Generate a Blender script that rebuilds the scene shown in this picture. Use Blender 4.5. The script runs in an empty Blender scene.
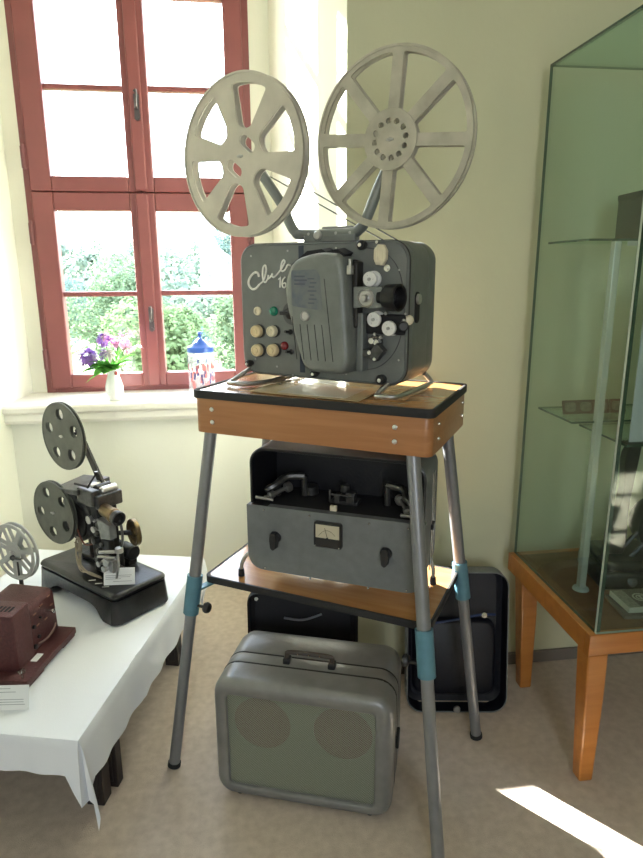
import bpy, bmesh, math, random
from mathutils import Vector, Matrix
random.seed(7)
PI = math.pi
S = bpy.context.scene
COL = S.collection

# ------------------------------------------------------------------ materials
MATS = {}
def mat(name, col, rough=.5, metal=0., var=0., scale=12., bump=0., bscale=200., spec=.5, emit=0, col2=None, coat=0.):
    if name in MATS: return MATS[name]
    m = bpy.data.materials.new(name); m.use_nodes = True
    nt = m.node_tree; b = nt.nodes['Principled BSDF']
    b.inputs['Base Color'].default_value = (*col, 1)
    b.inputs['Roughness'].default_value = rough
    b.inputs['Metallic'].default_value = metal
    b.inputs['Specular IOR Level'].default_value = spec
    b.inputs['Coat Weight'].default_value = coat
    tc = nt.nodes.new('ShaderNodeTexCoord')
    if var > 0 or col2:
        n = nt.nodes.new('ShaderNodeTexNoise'); n.inputs['Scale'].default_value = scale
        n.inputs['Detail'].default_value = 5
        nt.links.new(tc.outputs['Object'], n.inputs['Vector'])
        r = nt.nodes.new('ShaderNodeValToRGB')
        c2 = col2 or tuple(c*(1-var) for c in col); c1 = col if col2 else tuple(min(1, c*(1+var*.6)) for c in col)
        r.color_ramp.elements[0].position = .32; r.color_ramp.elements[1].position = .68
        r.color_ramp.elements[0].color = (*c2, 1); r.color_ramp.elements[1].color = (*c1, 1)
        nt.links.new(n.outputs['Fac'], r.inputs['Fac']); nt.links.new(r.outputs['Color'], b.inputs['Base Color'])
    if bump > 0:
        n2 = nt.nodes.new('ShaderNodeTexNoise'); n2.inputs['Scale'].default_value = bscale
        nt.links.new(tc.outputs['Object'], n2.inputs['Vector'])
        bp = nt.nodes.new('ShaderNodeBump'); bp.inputs['Strength'].default_value = bump; bp.inputs['Distance'].default_value = .002
        nt.links.new(n2.outputs['Fac'], bp.inputs['Height']); nt.links.new(bp.outputs['Normal'], b.inputs['Normal'])
    if emit:
        b.inputs['Emission Color'].default_value = (*col, 1); b.inputs['Emission Strength'].default_value = emit
    MATS[name] = m; return m

def wood(name, c1, c2, scale=3., stretch=(1, 14, 14), rough=.4, coat=0.):
    m = bpy.data.materials.new(name); m.use_nodes = True; nt = m.node_tree; b = nt.nodes['Principled BSDF']
    tc = nt.nodes.new('ShaderNodeTexCoord'); mp = nt.nodes.new('ShaderNodeMapping'); mp.inputs['Scale'].default_value = stretch
    n = nt.nodes.new('ShaderNodeTexNoise'); n.inputs['Scale'].default_value = scale; n.inputs['Detail'].default_value = 8; n.inputs['Distortion'].default_value = .6
    r = nt.nodes.new('ShaderNodeValToRGB'); r.color_ramp.elements[0].position = .3; r.color_ramp.elements[1].position = .7
    r.color_ramp.elements[0].color = (*c2, 1); r.color_ramp.elements[1].color = (*c1, 1)
    nt.links.new(tc.outputs['Object'], mp.inputs['Vector']); nt.links.new(mp.outputs['Vector'], n.inputs['Vector'])
    nt.links.new(n.outputs['Fac'], r.inputs['Fac']); nt.links.new(r.outputs['Color'], b.inputs['Base Color'])
    b.inputs['Roughness'].default_value = rough; b.inputs['Coat Weight'].default_value = coat; b.inputs['Coat Roughness'].default_value = .15
    return m

def thin_glass(name, tint, ior=1.45, boost=0.):
    m = bpy.data.materials.new(name); m.use_nodes = True; nt = m.node_tree
    for n in list(nt.nodes): nt.nodes.remove(n)
    o = nt.nodes.new('ShaderNodeOutputMaterial'); t = nt.nodes.new('ShaderNodeBsdfTransparent'); g = nt.nodes.new('ShaderNodeBsdfGlossy')
    t.inputs['Color'].default_value = (*tint, 1); g.inputs['Roughness'].default_value = .0; g.inputs['Color'].default_value = (.9, 1, .92, 1)
    f = nt.nodes.new('ShaderNodeFresnel'); ge = nt.nodes.new('ShaderNodeNewGeometry'); mr = nt.nodes.new('ShaderNodeMapRange')
    mr.inputs['To Min'].default_value = ior; mr.inputs['To Max'].default_value = 1/ior; nt.links.new(ge.outputs['Backfacing'], mr.inputs['Value']); nt.links.new(mr.outputs[0], f.inputs['IOR']); mx = nt.nodes.new('ShaderNodeMixShader')
    nt.links.new(f.outputs[0], mx.inputs[0]); nt.links.new(t.outputs[0], mx.inputs[1]); nt.links.new(g.outputs[0], mx.inputs[2]); nt.links.new(mx.outputs[0], o.inputs[0])
    return m

def leafy(name, a, b, scale=30., k=.45):
    m = bpy.data.materials.new(name); m.use_nodes = True; nt = m.node_tree
    for n in list(nt.nodes): nt.nodes.remove(n)
    o = nt.nodes.new('ShaderNodeOutputMaterial'); d = nt.nodes.new('ShaderNodeBsdfDiffuse'); t = nt.nodes.new('ShaderNodeBsdfTranslucent'); mx = nt.nodes.new('ShaderNodeMixShader'); mx.inputs[0].default_value = k
    tc = nt.nodes.new('ShaderNodeTexCoord'); n = nt.nodes.new('ShaderNodeTexNoise'); n.inputs['Scale'].default_value = scale; r = nt.nodes.new('ShaderNodeValToRGB')
    r.color_ramp.elements[0].position = .35; r.color_ramp.elements[1].position = .65; r.color_ramp.elements[0].color = (*b, 1); r.color_ramp.elements[1].color = (*a, 1)
    nt.links.new(tc.outputs['Object'], n.inputs['Vector']); nt.links.new(n.outputs['Fac'], r.inputs['Fac'])
    nt.links.new(r.outputs[0], d.inputs[0]); nt.links.new(r.outputs[0], t.inputs[0]); nt.links.new(d.outputs[0], mx.inputs[1]); nt.links.new(t.outputs[0], mx.inputs[2]); nt.links.new(mx.outputs[0], o.inputs[0]); return m
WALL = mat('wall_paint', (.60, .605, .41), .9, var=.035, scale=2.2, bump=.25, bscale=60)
NICHE = mat('niche_lit_paint', (.84, .835, .70), .88, var=.02, scale=3, bump=.2, bscale=60)  # paler than the wall paint: brightness from the window put into the colour
WHITEP = mat('sill_paint', (.82, .80, .72), .45, var=.02)
CEIL = mat('ceiling_paint', (.85, .84, .80), .9)
CARPET = mat('carpet', (.67, .57, .47), .95, bump=.9, bscale=420, spec=.1, scale=38., col2=(.565, .47, .38))
COVE = mat('cove_strip', (.20, .17, .14), .8)
REDW = mat('window_red_paint', (.205, .058, .054), .42, var=.08, scale=8)
GROOVE = mat('dark_groove', (.03, .012, .012), .8)
STEELH = mat('aged_steel', (.30, .29, .27), .4, .8, var=.2, scale=60)
GREY = mat('hammered_grey', (.17, .185, .178), .42, .25, var=.12, scale=30, bump=.5, bscale=350)
GREYP = mat('panel_grey', (.165, .178, .172), .5, .2, var=.1, scale=25, bump=.3, bscale=300)
GREYL = mat('cover_grey', (.195, .212, .20), .38, .25, var=.15, scale=20, bump=.5, bscale=350)
SUIT = mat('suitcase_grey', (.235, .235, .228), .36, .3, var=.15, scale=15, bump=.25, bscale=250)
AMPG = mat('amplifier_grey', (.16, .172, .172), .55, .1, var=.1, scale=40, bump=.3, bscale=300)
BLACK = mat('black_plastic', (.012, .012, .013), .35)
BLACKM = mat('black_matte', (.01, .01, .012), .75)
INNER = mat('black_case_inside', (.005, .0055, .009), .6, bump=.4, bscale=120)
LIDIN = mat('lid_lining', (.005, .006, .012), .5, var=.4, scale=6, bump=.3, bscale=60)
CHROME = mat('chrome', (.72, .72, .70), .18, 1.)
STEEL = mat('brushed_steel', (.5, .5, .49), .33, .9, var=.12, scale=80)
TUBE = mat('stand_tube_paint', (.245, .25, .26), .38, .45, var=.08, scale=30)
BLUE = mat('collar_blue', (.10, .235, .30), .45, .1, var=.1, scale=40)
REELM = mat('reel_cast_metal', (.53, .50, .43), .5, .35, var=.12, scale=14)
REELR = mat('reel_worn_metal', (.50, .48, .39), .5, .3, scale=18, col2=(.36, .34, .27))
WIRE = mat('spring_belt', (.12, .12, .11), .4, .8)
BEECH = wood('beech_apron', (.42, .19, .072), (.34, .14, .048), 4., (1, 16, 16), .38, .2)
TOPW = wood('wood_laminate', (.44, .225, .085), (.35, .165, .055), 4., (1, 12, 12), .2, .35)
CASEW = wood('case_table_wood', (.50, .205, .045), (.38, .135, .025), 3., (1, 10, 10), .32, .4)
CASETOP = wood('case_board', (.22, .10, .045), (.16, .07, .03), 3., (1, 8, 8), .5)
CREAM = mat('cream_bakelite', (.72, .60, .36), .35, var=.06, scale=60)
IVORY = mat('ivory_plastic', (.74, .68, .50), .4, var=.1, scale=60)
WHITE = mat('white_enamel', (.78, .78, .74), .35)
LETTER = mat('silver_lettering', (.80, .80, .76), .3, .4)
GREENL = mat('green_lamp', (.01, .22, .13), .15, coat=.5)
REDL = mat('red_lamp', (.20, .012, .015), .15, coat=.5)
PLATEM = mat('worn_plate', (.115, .135, .175), .4, .4, scale=40, col2=(.17, .185, .19))
GASKET = mat('rubber_black', (.015, .015, .015), .7)
CLOTH = mat('white_cloth', (.80, .83, .87), .8, bump=.3, bscale=500, spec=.2)
DARKW = wood('dark_leg_wood', (.028, .02, .018), (.014, .01, .01), 5., (8, 8, 1), .45)
IRON = mat('black_cast_iron', (.022, .022, .022), .3, .3, var=.3, scale=30, bump=.3, bscale=200)
MACH = mat('machine_black', (.03, .028, .026), .35, .5, var=.3, scale=60)
MACHG = mat('machine_grey', (.10, .10, .097), .35, .7, var=.3, scale=60)
REELG = mat('reel_grey_green', (.115, .12, .10), .5, .35, var=.15, scale=30)
FILM = mat('dark_film', (.02, .017, .015), .4)
BRASS = mat('old_brass', (.20, .14, .07), .35, .8, var=.25, scale=60)
PALE = mat('pale_cable', (.30, .255, .18), .7, var=.2, scale=80)
PLREEL = mat('silver_grey_reel', (.44, .45, .43), .4, .4, var=.08, scale=40)
MAROON = mat('maroon_hammertone', (.105, .034, .034), .4, .25, var=.22, scale=120, bump=.8, bscale=400)
PAPER = mat('white_card', (.80, .82, .80), .7)
INK = mat('grey_ink', (.30, .30, .32), .8)
PORC = mat('white_porcelain', (.82, .83, .82), .2, coat=.3)
LEAFV = leafy('fresh_leaf', (.13,.38,.07), (.07,.24,.04))
PURPLE = leafy('purple_petal', (.56,.36,.76), (.40,.22,.62))
PINK = leafy('pink_petal', (.84,.56,.72), (.72,.42,.62))
WPET = mat('white_petal', (.80, .78, .74), .6)
JARB = mat('blue_lid_plastic', (.03, .10, .42), .3)
JARP = mat('jar_print_pink', (.45, .13, .14), .5)
JARD = mat('jar_print_blue', (.03, .04, .16), .5)
JARG = mat('jar_milky_plastic', (.70,.73,.80), .25, coat=.5); JARG.node_tree.nodes['Principled BSDF'].inputs['Alpha'].default_value = .28
WGLASS = thin_glass('window_glass', (.97, .98, .98))
CGLASS = thin_glass('case_glass', (.875, .945, .925), 1.5)
EDGEG = mat('glass_edge', (.03, .07, .05), .2, coat=.4)
EDGEW = mat('glass_edge_light', (.42, .50, .44), .3)
ACRYL = mat('acrylic_milky', (.62,.62,.58), .12, coat=.6); ACRYL.node_tree.nodes['Principled BSDF'].inputs['Alpha'].default_value = .55
SILIC = mat('silicone_blob', (.42, .43, .41), .35)
LEATH = mat('dark_leather', (.028, .024, .022), .6, var=.2, scale=60, bump=.5, bscale=300)

# ------------------------------------------------------------------ geometry helper
class G:
    def __init__(s): s.v = []; s.f = []; s.mi = []
    def add(s, vs, fs, M=None, mi=0):
        o = len(s.v)
        for v in vs:
            v = Vector(v); s.v.append(M @ v if M else v)
        for f in fs: s.f.append([i+o for i in f]); s.mi.append(mi)
        return s
    def box(s, x0, x1, y0, y1, z0, z1, M=None, mi=0):
        vs = [(x0,y0,z0),(x1,y0,z0),(x1,y1,z0),(x0,y1,z0),(x0,y0,z1),(x1,y0,z1),(x1,y1,z1),(x0,y1,z1)]
        return s.add(vs, [(0,3,2,1),(4,5,6,7),(0,1,5,4),(1,2,6,5),(2,3,7,6),(3,0,4,7)], M, mi)
    def loops(s, L, cap0=True, cap1=True, close=True, M=None, mi=0):
        n = len(L[0]); vs = [p for l in L for p in l]; fs = []
        for k in range(len(L)-1):
            for i in range(n if close else n-1):
                j = (i+1) % n; fs.append((k*n+i, k*n+j, (k+1)*n+j, (k+1)*n+i))
        if cap0: fs.append(tuple(range(n))[::-1])
        if cap1: fs.append(tuple((len(L)-1)*n+i for i in range(n)))
        return s.add(vs, fs, M, mi)
    def tube(s, path, r, n=12, closed=False, caps=True, M=None):
        P = [Vector(p) for p in path]; m = len(P); R = r if isinstance(r, (list, tuple)) else [r]*m
        L = []; up = None
        for i in range(m):
            a = P[(i-1) % m] if (closed or i > 0) else P[i]; b = P[(i+1) % m] if (closed or i < m-1) else P[i]
            t = (b-a).normalized()
            if up is None:
                up = Vector((0,0,1)) if abs(t.z) < .9 else Vector((1,0,0))
            x = up - t*up.dot(t)
            x.normalize(); up = x; y = t.cross(x)
            L.append([P[i] + (x*math.cos(2*PI*k/n) + y*math.sin(2*PI*k/n))*R[i] for k in range(n)])
        if closed: L.append(L[0])
        return s.loops(L, caps and not closed, caps and not closed, M=M)
    def lathe(s, prof, n=32, M=None, mi=0):      # profile of (r, z) about local z
        L = [[(r*math.cos(2*PI*k/n), r*math.sin(2*PI*k/n), z) for k in range(n)] for r, z in prof]
        return s.loops(L, True, True, M=M, mi=mi)
    def slab(s, pts, z0, z1, b=0., M=None, mi=0, seg=2):  # outline in xy, extruded z0..z1 with rounded rim b
        if b <= 0: return s.loops([[(x,y,z0) for x,y in pts], [(x,y,z1) for x,y in pts]], M=M, mi=mi)
        L = []
        for k in range(seg+1):
            a = PI/2*k/seg; L.append([(x,y,z0+b*(1-math.sin(a))) for x,y in inset(pts, b*(1-math.cos(a)))])
        for k in range(seg+1):
            a = PI/2*(1-k/seg); L.append([(x,y,z1-b*(1-math.sin(a))) for x,y in inset(pts, b*(1-math.cos(a)))])
        L2 = L[:seg+1]; L2.reverse()
        return s.loops(list(L[:seg+1][::-1]) if False else [*reversed(L[:seg+1])] [0:0] + sorted_loops(L), M=M, mi=mi)
def sorted_loops(L): return sorted(L, key=lambda l: l[0][2])
def inset(pts, d):
    if d == 0: return list(pts)
    n = len(pts); out = []
    for i in range(n):
        p0 = Vector(pts[i-1]); p1 = Vector(pts[i]); p2 = Vector(pts[(i+1) % n])
        e1 = (p1-p0); e2 = (p2-p1)
        if e1.length < 1e-9 or e2.length < 1e-9: out.append(tuple(p1)); continue
        e1.normalize(); e2.normalize(); n1 = Vector((-e1.y, e1.x)); n2 = Vector((-e2.y, e2.x)); m = n1+n2
        if m.length < 1e-6: m = n1
        m.normalize(); k = max(.4, m.dot(n1)); q = p1 + m*(d/k); out.append((q.x, q.y))
    return out
def rr(x0, x1, y0, y1, r, n=6):                  # rounded rectangle, anticlockwise
    o = []
    for cx, cy, a in ((x1-r,y0+r,-PI/2),(x1-r,y1-r,0),(x0+r,y1-r,PI/2),(x0+r,y0+r,PI)):
        for k in range(n+1):
            t = a+PI/2*k/n; o.append((cx+r*math.cos(t), cy+r*math.sin(t)))
    return o
def fillet(pts, r, n=5):
    o = []; m = len(pts)
    for i in range(m):
        p0 = Vector(pts[i-1]); p1 = Vector(pts[i]); p2 = Vector(pts[(i+1) % m]); a = (p0-p1); b = (p2-p1)
        la, lb = a.length, b.length; a.normalize(); b.normalize()
        rad = r[i] if isinstance(r, (list, tuple)) else r
        if rad <= 0: o.append(tuple(p1)); continue
        d = min(rad, la*.45, lb*.45); A = p1+a*d; B = p1+b*d
        for k in range(n+1):
            t = k/n; q = A*(1-t)**2 + p1*2*t*(1-t) + B*t*t; o.append((q.x, q.y))
    return o
FACE = Matrix(((1,0,0,0),(0,0,-1,0),(0,1,0,0),(0,0,0,1)))   # xy outline -> xz plane, +z of the slab -> towards the viewer (-y)
def T(x, y, z): return Matrix.Translation((x, y, z))
def RZ(a): return Matrix.Rotation(a, 4, 'Z')
def RX(a): return Matrix.Rotation(a, 4, 'X')
def RY(a): return Matrix.Rotation(a, 4, 'Y')
def align(p, d):                                  # local z along d, origin p
    return T(*p) @ Vector(d).to_track_quat('Z', 'Y').to_matrix().to_4x4()

def mk(name, g, m, parent=None, smooth=True, ang=35, bevel=0.):
    me = bpy.data.meshes.new(name); me.from_pydata([tuple(v) for v in g.v], [], g.f)
    ms = m if isinstance(m, (list, tuple)) else [m]
    for x in ms: me.materials.append(x)
    me.polygons.foreach_set('material_index', g.mi)
    bm = bmesh.new(); bm.from_mesh(me); bmesh.ops.recalc_face_normals(bm, faces=bm.faces); bm.to_mesh(me); bm.free()
    if smooth:
        me.polygons.foreach_set('use_smooth', [True]*len(me.polygons)); me.set_sharp_from_angle(angle=math.radians(ang))
    o = bpy.data.objects.new(name, me); COL.objects.link(o)
    if parent: o.parent = parent
    if bevel:
        b = o.modifiers.new('bevel', 'BEVEL'); b.width = bevel; b.segments = 2; b.limit_method = 'ANGLE'
    return o
def thing(name, label, cat, loc=(0,0,0), rz=0., group=None):
    o = bpy.data.objects.new(name, None); COL.objects.link(o); o.location = loc; o.rotation_euler = (0,0,rz)
    return tag(o, label, cat, group)
def tag(o, label, cat, group=None, kind=None):
    if label: o['label'] = label
    if cat: o['category'] = cat
    if group: o['group'] = group
    if kind: o['kind'] = kind
    return o
def struct(name, g, m, smooth=False, **k):
    o = mk(name, g, m, None, smooth, **k); o['kind'] = 'structure'; return o
def dup(part, parent=None, loc=None):
    c = part.copy(); COL.objects.link(c)
    if parent: c.parent = parent
    if loc is not None: c.location = loc
    for ch in part.children: dup(ch, c)
    return c

def plate(outlines, th, bev=.0008):               # flat plate with holes, in xy, centred on z=0 -> (verts, faces)
    cu = bpy.data.curves.new('tmp', 'CURVE'); cu.dimensions = '2D'; cu.fill_mode = 'BOTH'; cu.extrude = th/2-bev; cu.bevel_depth = bev; cu.bevel_resolution = 1
    for pts in outlines:
        sp = cu.splines.new('POLY'); sp.points.add(len(pts)-1); sp.use_cyclic_u = True
        for i, p in enumerate(pts): sp.points[i].co = (p[0], p[1], 0, 1)
    o = bpy.data.objects.new('tmp', cu); COL.objects.link(o)
    dg = bpy.context.evaluated_depsgraph_get(); dg.update()
    me = bpy.data.meshes.new_from_object(o.evaluated_get(dg))
    vs = [v.co.copy() for v in me.vertices]; fs = [tuple(p.vertices) for p in me.polygons]
    bpy.data.objects.remove(o); bpy.data.curves.remove(cu); bpy.data.meshes.remove(me)
    return vs, fs
def circle(r, n=64, cx=0, cy=0, a0=0): return [(cx+r*math.cos(a0+2*PI*k/n), cy+r*math.sin(a0+2*PI*k/n)) for k in range(n)]
def smoothpath(P, n=6, closed=False):             # Catmull-Rom
    P = [Vector(p) for p in P]; o = []; m = len(P)
    rng = range(m if closed else m-1)
    for i in rng:
        g = (lambda k: P[k % m]) if closed else (lambda k: P[min(max(k,0),m-1)])
        p0,p1,p2,p3 = g(i-1),g(i),g(i+1),g(i+2)
        for k in range(n):
            t = k/n; o.append(.5*((2*p1)+(p2-p0)*t+(2*p0-5*p1+4*p2-p3)*t*t+(3*p1-p0-3*p2+p3)*t**3))
    if not closed: o.append(P[-1])
    return o

# ================================================================== THE ROOM
FL_Z = 0.
g = G(); g.add([(-2.2,-3,0),(3.4,-3,0),(3.4,3.2,0),(-2.2,3.2,0)], [(0,1,2,3)]); g.add([(-2.2,-3,-.1),(3.4,-3,-.1),(3.4,3.2,-.1),(-2.2,3.2,-.1)], [(3,2,1,0)])
struct('floor', g, CARPET)
g = G(); g.box(-2.2,3.4,-3,3.2,3.1,3.2); struct('ceiling', g, CEIL)
WX0, WX1, WZ0, WZ1 = -.862, .098, .858, 2.86     # window opening
WY = 3.0
# window wall: strips round the opening, splayed right cheek, the wall right of the niche
g = G(); g.box(-1.1,WX0,WY,WY+.16,0,3.12); g.box(WX1,.34,WY,WY+.16,0,3.12); g.box(WX0,WX1,WY,WY+.16,WZ1,3.12); g.box(WX0,WX1,WY,WY+.16,0,WZ0-.03)
struct('wall_window', g, NICHE)
g = G()
pts = [(.183,3.0),(.335,1.94),(.60,1.94),(.60,3.0)]
g.loops([[(x,y,0) for x,y in pts], [(x,y,3.12) for x,y in pts]]); 
struct('wall_niche_right', g, NICHE)
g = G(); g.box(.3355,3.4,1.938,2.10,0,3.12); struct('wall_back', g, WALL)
g = G(); g.box(-.99,.215,2.75,2.998,0,.829); struct('wall_under_window', g, mat('parapet_lit_paint', (.86,.865,.76), .88, var=.02, scale=3, bump=.2, bscale=60))  # bounce light and flare under the sill are put into this paler colour
g = G()
lp = [(-.928,3.0),(-.957,2.72),(-1.01,2.1),(-1.10,1.0),(-1.25,-3.0)]
g.loops([[(x,y,0) for x,y in lp]+[(x-.2,y,0) for x,y in reversed(lp)], [(x,y,3.12) for x,y in lp]+[(x-.2,y,3.12) for x,y in reversed(lp)]])
struct('wall_left', g, mat('left_wall_lit_paint', (.86,.86,.75), .9, var=.02, scale=2, bump=.2, bscale=60))  # window brightness on this side is painted in as a whiter tone
# rear part of the room behind the camera; its unseen window is added for fill light
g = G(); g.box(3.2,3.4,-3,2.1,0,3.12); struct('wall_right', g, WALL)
g = G(); g.box(-1.4,-.5,-2.9,-2.7,0,3.12); g.box(.5,3.4,-2.9,-2.7,0,3.12); g.box(-.5,.5,-2.9,-2.7,0,1.0); g.box(-.5,.5,-2.9,-2.7,2.4,3.12)
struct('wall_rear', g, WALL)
for i, (a, b) in enumerate(((-.5,.5),)):
    g = G()
    for q in ((a,a+.06,1.0,2.4),(b-.06,b,1.0,2.4),(a+.06,b-.06,1.0,1.06),(a+.06,b-.06,2.34,2.4),((a+b)/2-.03,(a+b)/2+.03,1.06,2.34)):
        g.box(q[0],q[1],-2.83,-2.77,q[2],q[3])
    struct('window_%d' % (i+2), g, REDW)  # added rear window, sized to brighten the back wall and projector fronts
# cove strip along the wall foot
g = G(); g.box(.34,3.2,1.925,1.938,0,.045); struct('baseboard_back', g, COVE, bevel=.003)
# sill
prof = [(2.685,.832),(2.68,.838),(2.68,.856),(2.688,.864),(2.995,.864),(2.995,.832)]
prof2 = [(2.70,.786),(2.694,.80),(2.70,.826),(2.69,.832),(2.75,.832),(2.75,.786)]
g = G(); g.loops([[(-.985,y,z) for y,z in prof],[(.232,y,z) for y,z in prof]]); g.loops([[(-.965,y,z) for y,z in prof2],[(.225,y,z) for y,z in prof2]])
struct('trim_1', g, WHITEP, bevel=.002)

# ------------------------------------------------------------------ window_1
def frame_rect(g, x0, x1, z0, z1, w, y0, y1, wl=None, wr=None, wt=None, wb=None):
    wl = wl or w; wr = wr or w; wt = wt or w; wb = wb or w
    g.box(x0,x0+wl,y0,y1,z0,z1); g.box(x1-wr,x1,y0,y1,z0,z1); g.box(x0+wl,x1-wr,y0,y1,z0,z0+wb); g.box(x0+wl,x1-wr,y0,y1,z1-wt,z1)
g = G(); frame_rect(g, WX0, WX1, WZ0, WZ1, .045, 2.985, 3.07); g.box(WX0+.045,WX1-.045,3.0,3.07,1.700,1.752)
win = struct('window_1', g, REDW, bevel=.004)
MX = -.378
def sash(x0, x1, z0, z1, panes_z, left):
    g = G(); w = .062; wl = .088 if left else .050; wr = .050 if left else .078
    frame_rect(g, x0, x1, z0, z1, w, 2.962, 3.02, wl=wl, wr=wr, wt=.062 if z0 > 1.5 else .074)
    for z in panes_z: g.box(x0+wl-.002,x1-wr+.002,2.975,3.012,z-.011,z+.011)
    o = mk('sash', g, REDW, win, False, bevel=.006)
    gg = G(); gg.box(x0+wl-.004,x1-wr+.004,2.994,2.998,z0+w-.004,z1-w+.004); mk('pane', gg, WGLASS, o, False)
    hx = x0-.010 if left else x1+.010
    for hz in (z0+.13, z1-.17):
        gh = G(); gh.tube([(hx,2.957,hz-.045),(hx,2.957,hz+.05)], .007, 10); gh.tube([(hx,2.957,hz+.05),(hx,2.957,hz+.058)], [.005,.001], 8)
        gh.box(hx-.012,hx+.012,2.960,2.966,hz-.04,hz+.045); mk('hinge', gh, mat('painted_hinge',(.16,.05,.05),.5), o)
    return o
def handle(parent, x, z):
    g = G(); pts = fillet([(x-.012,z-.05),(x+.012,z-.05),(x+.010,z),(x+.012,z+.05),(x-.012,z+.05),(x-.010,z)], .008)
    g.slab(pts, -2.962, -2.955, M=Matrix(((1,0,0,0),(0,0,-1,0),(0,1,0,0),(0,0,0,1))) @ Matrix.Scale(-1, 4, (0,0,1)) if False else Matrix(((1,0,0,0),(0,0,-1,0),(0,1,0,0),(0,0,0,1))) @ T(0,0,0) @ Matrix.Identity(4) if False else None) if False else None
    g.loops([[(a,2.955,b) for a,b in pts],[(a,2.962,b) for a,b in pts]])
    g.tube(smoothpath([(x,2.956,z-.005),(x,2.935,z-.004),(x+.002,2.925,z+.012),(x+.004,2.927,z+.045),(x-.001,2.93,z+.058)], 5), [.006]*16+[.006,.007,.008,.008,.004], 10)
    g.tube([(x,2.958,z-.045),(x,2.95,z-.045)], .009, 12); g.tube([(x,2.958,z+.04),(x,2.951,z+.04)], .006, 12)
    mk('handle', g, mat('dark_handle_metal',(.10,.09,.09),.35,.8), parent)
xs0, xs1 = WX0+.028, WX1-.028
s1 = sash(xs0, MX-.003, 1.729, 2.83, (2.136, 2.485), True); s2 = sash(MX+.003, xs1, 1.729, 2.83, (2.139, 2.485), False)
s3 = sash(xs0, MX-.003, .885, 1.726, (1.302,), True); s4 = sash(MX+.003, xs1, .885, 1.726, (1.304,), False)
for z0, z1 in ((.885,1.726),(1.729,2.83)):
    g = G(); g.box(MX-.026,MX+.026,2.948,2.964,z0+.004,z1-.004); mk('meeting_strip', g, REDW, win, False, bevel=.006)
handle(win, -.372, 1.19); handle(win, -.372, 2.06)
for h in [c for c in win.children if c.name.startswith('handle')]: h.location.y = -.012

# ================================================================== OUTSIDE
def terr(x, y):
    d = max(0., y-4)
    base = -3.6 - .035*min(d, 25) + (max(0, d-35)**1.25)*.038
    return base + .5*math.sin(x*.13+1)*min(1, d/15) + .8*math.sin(x*.05+y*.04)*min(1, d/40)
g = G(); NX, NY = 60, 50; V = []
for j in range(NY+1):
    y = 3.6 + 146*(j/NY)**1.6
    for i in range(NX+1):
        x = -120 + 200*i/NX; V.append((x, y, terr(x, y)))
F = [(j*(NX+1)+i, j*(NX+1)+i+1, (j+1)*(NX+1)+i+1, (j+1)*(NX+1)+i) for j in range(NY) for i in range(NX)]
g.add(V, F); 
struct('hillside', g, mat('meadow', (.20,.22,.09), .95, scale=.35, col2=(.14,.18,.075)), smooth=True, ang=80)
def leafmat(n, a, b): return leafy(n, a, b, 1.6, .35)
L1 = leafmat('foliage_light', (.17,.235,.12), (.12,.18,.085)); L2 = leafmat('foliage_mid', (.145,.205,.12), (.105,.155,.09)); L3 = leafmat('foliage_haze_blue', (.13,.19,.17), (.085,.13,.125)); LY = leafmat('foliage_yellow', (.23,.245,.09), (.17,.20,.07))  # outdoor haze is put into these pale and bluish leaf colours
BARK = mat('bark', (.15,.12,.09), .9, var=.3, scale=8)
def leaves(g, cx, cy, cz, R, H, n, sz, blobs=9):
    B = []
    for k in range(blobs):
        a = random.uniform(0, 2*PI); h = random.uniform(-.75, .8); rad = R*.62*math.sqrt(max(.05, 1-h*h))*random.uniform(.3, 1)
        B.append((cx+rad*math.cos(a), cy+rad*math.sin(a), cz+h*H*.5, R*random.uniform(.34, .52)))
    for k in range(n):
        bx, by, bz, br = random.choice(B)
        d = Vector((random.gauss(0,1), random.gauss(0,1), random.gauss(0,1))).normalized()*br*random.uniform(.72, 1.05)
        p = Vector((bx, by, bz)) + d; u = Vector((random.gauss(0,1), random.gauss(0,1), random.gauss(0,.6))).normalized(); w = u.cross(d.normalized()+Vector((0,0,.3))).normalized()
        s = sz*random.uniform(.6, 1.4)
        g.add([p-u*s, p+w*s*.55, p+u*s, p-w*s*.55], [(0,1,2,3)])
def tree(x, y, h, R, m, label, n=11000, sz=.075, trunk=.35, cat='tree'):
    z0 = terr(x, y)-.1
    t = thing('leafy_tree' if cat == 'tree' else 'shrub', label, cat, (x, y, z0), 0, 'trees outside the window' if cat == 'tree' else 'shrubs outside the window')
    g = G(); leaves(g, 0, 0, h*(trunk+1)/2, R, h*(1-trunk), n, sz); mk('foliage', g, m, t, False)
    g = G(); g.tube([(0,0,0),(.05*R,0,h*.25),(0,.03*R,h*.5),(.05*R,0,h*.75)], [h*.03,h*.024,h*.016,h*.006], 8)
    for k in range(7):
        a = k*2.4; zz = h*(trunk+.05*k); g.tube([(0,0,zz),(R*.35*math.cos(a),R*.35*math.sin(a),zz+h*.12),(R*.7*math.cos(a),R*.7*math.sin(a),zz+h*.2)], [h*.012,h*.008,h*.003], 6)
    mk('trunk', g, BARK, t)
tree(-5.6, 17.0, 4.6, 2.0, L1, 'light green leafy tree seen through the lower left window sash')
tree(-9.6, 22.0, 5.6, 2.6, L2, 'mid green tree at the left edge of the lower left sash')
tree(-1.55, 15.5, 4.5, 1.75, L1, 'light green tree with bare lower trunk behind the lower right sash')
tree(.8, 19.0, 4.9, 2.1, L2, 'bushy green tree at the right of the lower right sash', trunk=.12)
tree(-4.0, 24.0, 5.7, 2.3, L2, 'darker green tree standing between the two lower sashes', trunk=.2)
tree(.6, 30.0, 7.2, 2.6, L3, 'bluish dark tree standing farther back on the right')
tree(-9.0, 31.0, 6.6, 3.0, L3, 'bluish dark tree farther back on the left', trunk=.15)
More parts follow.
